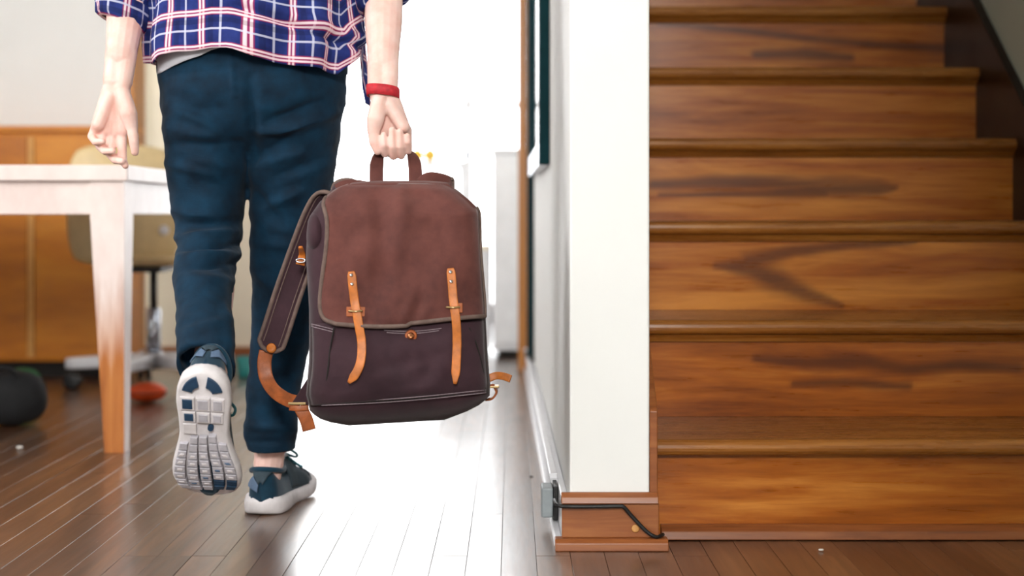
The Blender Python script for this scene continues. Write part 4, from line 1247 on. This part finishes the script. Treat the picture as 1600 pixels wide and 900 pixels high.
for j in range(nvb + 1):
    v = j / nvb
    (lx, ly), (rx, ry) = Lp(v), Rp(v); d = tab(DB, v, 1)
    rr = []
    for i in range(nb):
        a = 2 * math.pi * i / nb; c, s = math.cos(a), math.sin(a)
        u = math.copysign(abs(c) ** (2 / PW), c); w = math.copysign(abs(s) ** (2 / PW), s)
        px = (lx + rx) / 2 + u * (rx - lx) / 2; py = (ly + ry) / 2 + u * (ry - ly) / 2
        rr.append(P(px, py, YC - w * d + (sag(px, py) if w > 0 else 0)))
    rings.append(rr)
bodyb = put('body', loft_me('body', rings, M['canvas']), bag)

def patch_px(name, left, right, mat, off, parent, nu=30, nvv=30, thick=0.003, curl=0.0, wav=None):
    """cloth panel between two edge polylines (lists of (px, py)), laid on the front"""
    Lc = smooth_path([(p[0], p[1], 0) for p in left], nvv + 1); Rc = smooth_path([(p[0], p[1], 0) for p in right], nvv + 1)
    V = []; Fc = []
    for j in range(nvv + 1):
        for i in range(nu + 1):
            q = Lc[j].lerp(Rc[j], i / nu)
            o = off(i / nu, j / nvv) if callable(off) else off
            if wav: q = q + Vector((0, wav(i / nu, j / nvv), 0))
            V.append(front(q.x, q.y, o))
    for j in range(nvv):
        for i in range(nu):
            k = j * (nu + 1) + i; Fc.append((k, k + 1, k + nu + 2, k + nu + 1))
    me = fix_normals(mesh_of(name, V, Fc, mat, True))
    o = put(name, me, parent)
    m = o.modifiers.new('t', 'SOLIDIFY'); m.thickness = thick; m.offset = 0
    return o
# lower front pocket
pocketL = [(486, 506), (487, 540), (486, 580), (482, 612), (486, 634)]
pocketR = [(757, 498), (759, 540), (761, 580), (763, 600), (762, 614)]
def poff(u, v): return 0.006 + 0.012 * math.sin(math.pi * min(1, v * 1.02)) ** 0.5 * (math.sin(math.pi * u) ** 0.4) + 0.004 * math.exp(-((u - 0.62 - 0.25 * (1 - v)) / 0.05) ** 2) * math.sin(math.pi * v) - 0.003 * math.exp(-((v - 0.42 + 0.35 * (u - 0.5)) / 0.06) ** 2) * (1 if u > 0.35 else 0)
pk = patch_px('pocket', pocketL, pocketR, M['canvas'], poff, bag, 44, 26)
def on_pocket(px, py, extra=0.0015):
    v = (py - 503) / 125; u = (px - 484) / 276
    return front(px, py, poff(min(1, max(0, u)), min(1, max(0, v))) + extra)
put('seam', tube_me('seam', [on_pocket(*q) for q in ((522, 512), (516, 545), (511, 590), (505, 630))], 0.0016, M['dark'], 24, 6), pk)
put('seam', tube_me('seam', [on_pocket(*q) for q in ((733, 512), (745, 540), (754, 575), (758, 608))], 0.0016, M['dark'], 24, 6), pk)
def stitches(a, b, n, fn, parent, wob=0):
    for k in range(n):
        t0, t1 = (k + 0.12) / n, (k + 0.88) / n
        p0 = fn(a[0] + (b[0] - a[0]) * t0, a[1] + (b[1] - a[1]) * t0 + wob * math.sin(math.pi * t0)); p1 = fn(a[0] + (b[0] - a[0]) * t1, a[1] + (b[1] - a[1]) * t1 + wob * math.sin(math.pi * t1))
        yield p0, p1
def stitch_line(a, b, n, fn, parent, wob=0):
    V = []; Fc = []
    for p0, p1 in stitches(a, b, n, fn, parent, wob):
        v, f = capsule(p0, p1, 0.0008, 0.0008, 6); o = len(V); V += v; Fc += [tuple(i + o for i in q) for q in f]
    o = put('stitching', mesh_of('stitching', V, Fc, M['stitch'], True), parent); o['kind'] = 'stuff'
for dy in (-2, 2.5):
    stitch_line((502, 631 + dy), (760, 611 + dy), 46, on_pocket, pk, 3)
stitch_line((600, 516), (690, 513), 16, on_pocket, pk, 3)
stitch_line((604, 519.5), (686, 516.5), 15, on_pocket, pk, 3)
for dy in (0, 4):
    stitch_line((486, 506 + dy), (522, 515 + dy), 7, lambda x, y: front(x, y, 0.012), bag)
# side gusset fold at the upper left
put('gusset', lump('gusset', tuple(P(496, 396, YC - 0.02)), 0.022, 0.046, 0.075, M['canvas'], 5, 0.35, 24, 14), bag)

# big flap
flapL = [(548, 287), (522, 298), (506, 316), (511, 345), (510, 385), (504, 430), (500, 475), (506, 497), (524, 506)]
flapR = [(700, 288), (720, 303), (744, 324), (749, 345), (750, 390), (753, 430), (756, 465), (757, 485), (757, 497)]
def foff(u, v):
    o = 0.010 + 0.010 * v
    o += 0.011 * math.exp(-((u - 0.55 + 0.15 * v) / 0.06) ** 2) * (1 - v) + 0.007 * noise.noise((u * 5, v * 4, 2))
    o -= 0.010 * math.exp(-((u - 0.36) / 0.07) ** 2) * math.exp(-((v - 0.35) / 0.3) ** 2)
    o += 0.005 * math.exp(-((u - 0.5 + 0.3 * (v - 0.9)) / 0.03) ** 2 - ((v - 0.85) / 0.12) ** 2)
    o -= 0.007 * math.exp(-((u - 0.56 + 0.35 * (v - 0.9)) / 0.03) ** 2 - ((v - 0.85) / 0.12) ** 2)
    return o
def fwav(u, v): return v ** 6 * (5 * math.sin(math.pi * u) * (1 if u < 0.5 else 0.4) + 3 * math.sin(5 * u))
fp = patch_px('flap', flapL, flapR, M['flap'], foff, bag, 44, 44, 0.004, wav=fwav)
fp['label'] = 'faded russet canvas flap'
# binding along the flap's free edge
Lc = smooth_path([(p[0], p[1], 0) for p in flapL], 45); Rc = smooth_path([(p[0], p[1], 0) for p in flapR], 45)
edge = []
for j in range(9, 45): edge.append(front(Lc[j].x, Lc[j].y + fwav(0, j / 44), foff(0, j / 44) + 0.001))
for i in range(1, 44):
    q = Lc[44].lerp(Rc[44], i / 44); edge.append(front(q.x, q.y + fwav(i / 44, 1), foff(i / 44, 1) + 0.001))
for j in range(44, 10, -1): edge.append(front(Rc[j].x, Rc[j].y + fwav(1, j / 44), foff(1, j / 44) + 0.001))
put('binding', tube_me('binding', edge, 0.0042, M['piping'], len(edge) * 2, 8), fp)
# top of the flap folding over to the back
tp = []
for j in range(13):
    a = math.pi * j / 12
    row = []
    for i in range(31):
        px = 546 + (702 - 546) * i / 30
        arch = 1 - (2 * i / 30 - 1) ** 4
        f0 = front(px, 291, 0.010)
        y = YC + (f0.y - YC) * math.cos(a) * 1.0
        z = P(px, 291, YC).z + math.sin(a) * (0.006 + 0.004 * arch)
        row.append(Vector((f0.x, y, z)))
    tp.append(row)
V, Fc = loft_data(tp, False, False)
o = put('flap_top', fix_normals(mesh_of('flap_top', V, Fc, M['flap'], True)), fp)
m_ = o.modifiers.new('t', 'SOLIDIFY'); m_.thickness = 0.004

# carrying handle: a loop of webbing through the closed fingers
yh = YB
hp = A((589, 293, YC + 0.02), (588, 272, yh - 0.005), (590, 250, yh), (598, 237, yh), (612, 232.5, yh), (628, 232.5, yh), (639, 238, yh), (647, 252, yh), (649, 272, yh - 0.005), (649, 293, YC + 0.02))
hpath = []
wv = [(1, 0, 0.05), (1, 0, 0.0), (1, 0, -0.15), (0.6, 0, -0.6), (0.1, 0.5, -1), (0.1, 0.5, 1), (0.6, 0, 0.7), (1, 0, 0.2), (1, 0, 0), (1, 0, -0.05)]
# width lies across the image at the legs and front to back inside the hand
wd = [(1, 0.1, 0), (1, 0.15, 0), (0.9, 0.5, 0), (0.4, 0.9, 0), (0, 1, 0), (0, 1, 0), (-0.4 * -1, 0.9, 0), (0.9, 0.5, 0), (1, 0.15, 0), (1, 0.1, 0)]
put('handle', ribbon_me('handle', hp, [Vector(w) for w in wd], 0.025, 0.0045, M['flap'], 60), bag)
# padded shoulder strap on the left, lining toward the viewer
sp = A((575, 300, YC + 0.030), (545, 294, YC + 0.030), (515, 303, YC + 0.03), (496, 335, YC + 0.035), (474, 392, YC + 0.045), (450, 460, YC + 0.05), (431, 518, YC + 0.045), (421, 545, YC + 0.04))
wds = [Vector(w) for w in ((0.2, 0.6, -0.8), (0.3, 0.8, 0.7), (0.8, 0.5, 0.5), (1, 0.25, 0.35), (1, 0.15, 0.38), (1, 0.1, 0.38), (1, 0.1, 0.38), (1, 0.1, 0.38))]
ss = put('shoulder_strap', ribbon_me('shoulder_strap', sp, wds, 0.048, 0.009, M['canvas'], 60, 5, 20, lambda u: min(1, ((1 - u) * 14 + 0.35)) ** 0.5), bag)
pth = smooth_path(sp, 60); wdp = smooth_path(wds, 60); e1 = []; e2 = []
for i, c in enumerate(pth):
    t = (pth[min(i + 1, 59)] - pth[max(i - 1, 0)]).normalized(); w = (wdp[i] - t * wdp[i].dot(t)).normalized()
    k = min(1, ((1 - i / 59) * 14 + 0.35)) ** 0.5
    e1.append(c - w * 0.0235 * k + Vector((0, -0.003, 0))); e2.append(c + w * 0.0235 * k + Vector((0, -0.003, 0)))
end = pth[-1] + (pth[-1] - pth[-2]).normalized() * 0.004 + Vector((0, -0.003, 0))
put('binding', tube_me('binding', e1[3:] + [end] + e2[:2:-1], 0.0042, M['piping'], 170, 8), ss)
st_in = [c + Vector((0, -0.0055, 0)) for c in pth[18:56]]
for off_ in (-0.015, 0.015):
    pts = []
    for i in range(14, 57):
        t = (pth[min(i + 1, 59)] - pth[i - 1]).normalized(); w = (wdp[i] - t * wdp[i].dot(t)).normalized()
        pts.append(pth[i] + w * off_ + Vector((0, -0.0055, 0)))
    put('seam', tube_me('seam', pts, 0.0011, M['piping'], 80, 6), ss)
put('leather_patch', lathe_me('patch', [(0.0, -0.002), (0.008, -0.002), (0.0095, 0.0)], P(424, 544, YC + 0.032), M['leather'], 'y', 18), ss)
# leather strap from the shoulder strap to the buckle at the bottom corner
put('leather_strap', ribbon_me('leather_strap', A((416, 548, YC + 0.043), (413, 568, YC + 0.043), (416, 590, YC + 0.04), (428, 610, YC + 0.03), (448, 624, YC + 0.02), (468, 630, YC + 0.005)),
    [Vector(w) for w in ((1, 0.1, 0.1), (1, 0.2, 0.2), (0.8, 0.1, 0.7), (0.5, 0, 1), (0.2, 0, 1), (0.1, 0, 1))], 0.026, 0.004, M['leather_dark'], 40), bag)
put('leather_tail', ribbon_me('leather_tail', A((468, 634, YC - 0.012), (475, 648, YC - 0.012), (480, 660, YC - 0.01), (483, 672, YC - 0.008)), (1, 0.2, 0.2), 0.024, 0.004, M['leather_dark'], 20), bag)
put('corner_tab', prism_me('tabm', [(P(455, 0, YC).x, P(0, 632, YC).z), (P(482, 0, YC).x, P(0, 590, YC).z), (P(490, 0, YC).x, P(0, 632, YC).z)], 'y', YC - 0.01, YC + 0.0, M['canvas'], 0.002), bag)
bk = put('buckle', box_me('buckle', P(452, 0, YC).x, P(480, 0, YC).x, YC - 0.016, YC - 0.011, P(0, 631, YC).z, P(0, 627, YC).z, M['brass'], 0.001), bag)
put('keeper', ribbon_me('keeper', A((452, 637, YC - 0.014), (466, 638, YC - 0.016), (482, 637, YC - 0.012)), (0, 0.1, 1), 0.010, 0.004, M['leather_dark'], 12), bag)
# right side: strap stub on top, leather ends at the bottom
put('shoulder_strap', ribbon_me('shoulder_strap', A((690, 296, YC + 0.075), (700, 330, YC + 0.085), (706, 400, YC + 0.092), (712, 500, YC + 0.095), (745, 590, YC + 0.07)),
    [Vector(w) for w in ((1, 0.2, 0), (1, 0.2, 0), (1, 0.2, 0), (1, 0, 0.1), (1, 0, 0.3))], 0.046, 0.009, M['flap'], 60, 5), bag)
sl2 = put('strap_loop', ribbon_me('strap_loop', A((661, 293, YC + 0.02), (671, 286, YC + 0.022), (686, 287, YC + 0.03), (699, 291, YC + 0.04), (706, 295, YC + 0.06)),
    [Vector(w) for w in ((0.35, 0.2, 1), (0.3, 0.2, 1), (0.1, 0.2, 1), (0, 0.1, 1), (0, 0.1, 1))], 0.040, 0.008, M['flap'], 30, 5), bag)
put('binding', tube_me('binding', A((706, 279, YC + 0.045), (707.5, 283, YC + 0.052), (707.5, 296, YC + 0.052), (706.5, 310, YC + 0.05)), 0.0035, M['piping'], 24, 8), sl2)
put('strap_loop', ribbon_me('strap_loop', A((527, 297, YC + 0.012), (540, 290, YC + 0.016), (558, 290, YC + 0.018), (578, 293, YC + 0.018)), [Vector(w) for w in ((0.3, 0.4, 1), (0.1, 0.5, 1), (0, 0.6, 1), (0, 0.6, 1))], 0.022, 0.008, M['flap'], 24, 5), bag)
put('leather_strap', ribbon_me('leather_strap', A((762, 592, YC + 0.03), (775, 587, YC + 0.03), (787, 588, YC + 0.025), (798, 592, YC + 0.02)), (0.1, 0.2, 1), 0.014, 0.004, M['leather'], 20), bag)
put('leather_strap', ribbon_me('leather_strap', A((762, 606, YC - 0.0), (770, 602, YC - 0.002), (776, 612, YC), (770, 622, YC), (762, 624, YC + 0.005)), (0.1, 1, 0.0), 0.020, 0.004, M['leather_dark'], 20), bag)
put('buckle', box_me('buckle', P(765, 0, YC).x, P(780, 0, YC).x, YC - 0.014, YC + 0.012, P(0, 605, YC).z, P(0, 602, YC).z, M['brass'], 0.001), bag)
# little leather tab with metal end on the left side
put('side_tab', ribbon_me('side_tab', [front(480, 386, 0.004) + Vector((-0.012, 0, 0)), P(472, 398, YC - 0.01), P(469, 414, YC - 0.012)], (1, 0.3, 0), 0.015, 0.004, M['leather'], 12, wfun=lambda u: 0.5 + 0.6 * u), bag)
put('side_ring', tube_me('ringm', [P(470 + 7 * math.cos(a), 407 + 3 * math.sin(a), YC - 0.016) for a in [k * math.pi / 6 for k in range(13)]], 0.0015, M['steel'], 30, 6), bag)

# two long leather closing straps with rivets and loops
def flap_pt(px, py, extra):
    v = (py - 290) / 212; u = (px - 505) / 250
    if py < 500: return front(px, py, foff(min(1, max(0, u)), min(1, max(0, v))) + extra)
    k = min(1, (py - 500) / 25); a = front(px, py, foff(u, 1) + extra); b = on_pocket(px, py, extra)
    return a.lerp(b, k)
def closing(pts, loop, rivets, wf):
    n = len(pts)
    q = [flap_pt(x_, y_, 0.004 + e_) for x_, y_, e_ in pts]
    s_ = put('closing_strap', ribbon_me('closing_strap', q, (1, 0, 0.02), 0.0155, 0.0034, M['leather'], 50, 5, 16, wf), bag)
    lx, ly = loop
    c = flap_pt(lx, ly, 0.002)
    put('strap_loop', box_me('loop', c.x - 0.0165, c.x + 0.0165, c.y - 0.0015, c.y + 0.002, c.z - 0.0085, c.z + 0.0085, M['leather_dark'], 0.001), s_)
    put('strap_bar', tube_me('bar', [c + Vector((-0.012, -0.005, 0.0015)), c + Vector((0, -0.0085, 0.001)), c + Vector((0.012, -0.005, 0.0015))], 0.0019, M['brass'], 14, 8), s_)
    for rx_, ry_ in rivets:
        p = flap_pt(rx_, ry_, 0.0058)
        put('rivet', lathe_me('rivet', [(0.0, -0.002), (0.0022, -0.0016), (0.0034, 0.0)], p, M['steel'], 'y', 14), s_)
tip = lambda u: min(1, 0.7 + u * 8) * (1 if u < 0.93 else max(0.25, 1 - (u - 0.93) * 9))
closing([(549, 424, 0), (551, 445, 0), (554, 470, 0.001), (557, 487, 0.003), (561, 510, 0.003), (565, 535, 0.002), (564, 562, 0.004), (557, 582, 0.010), (545, 598, 0.016)], (556, 487), [(549, 430), (550, 444)], tip)
closing([(704, 419, 0), (706, 440, 0), (708, 465, 0.001), (710, 481, 0.003), (713, 505, 0.003), (714, 535, 0.003), (713, 565, 0.005), (711, 600, 0.009)], (708, 481), [(704, 425), (705, 440)], tip)
# copper snap on the pocket
c = on_pocket(642, 525, 0.001)
sn = put('snap_washer', lathe_me('washer', [(0.0, -0.0022), (0.0095, -0.002), (0.0112, 0.0)], c, M['leather_dark'], 'y', 22), bag)
put('snap', lathe_me('snap', [(0.0, -0.0062), (0.004, -0.0055), (0.0062, -0.0035), (0.0066, -0.002)], c, M['copper'], 'y', 20), sn)
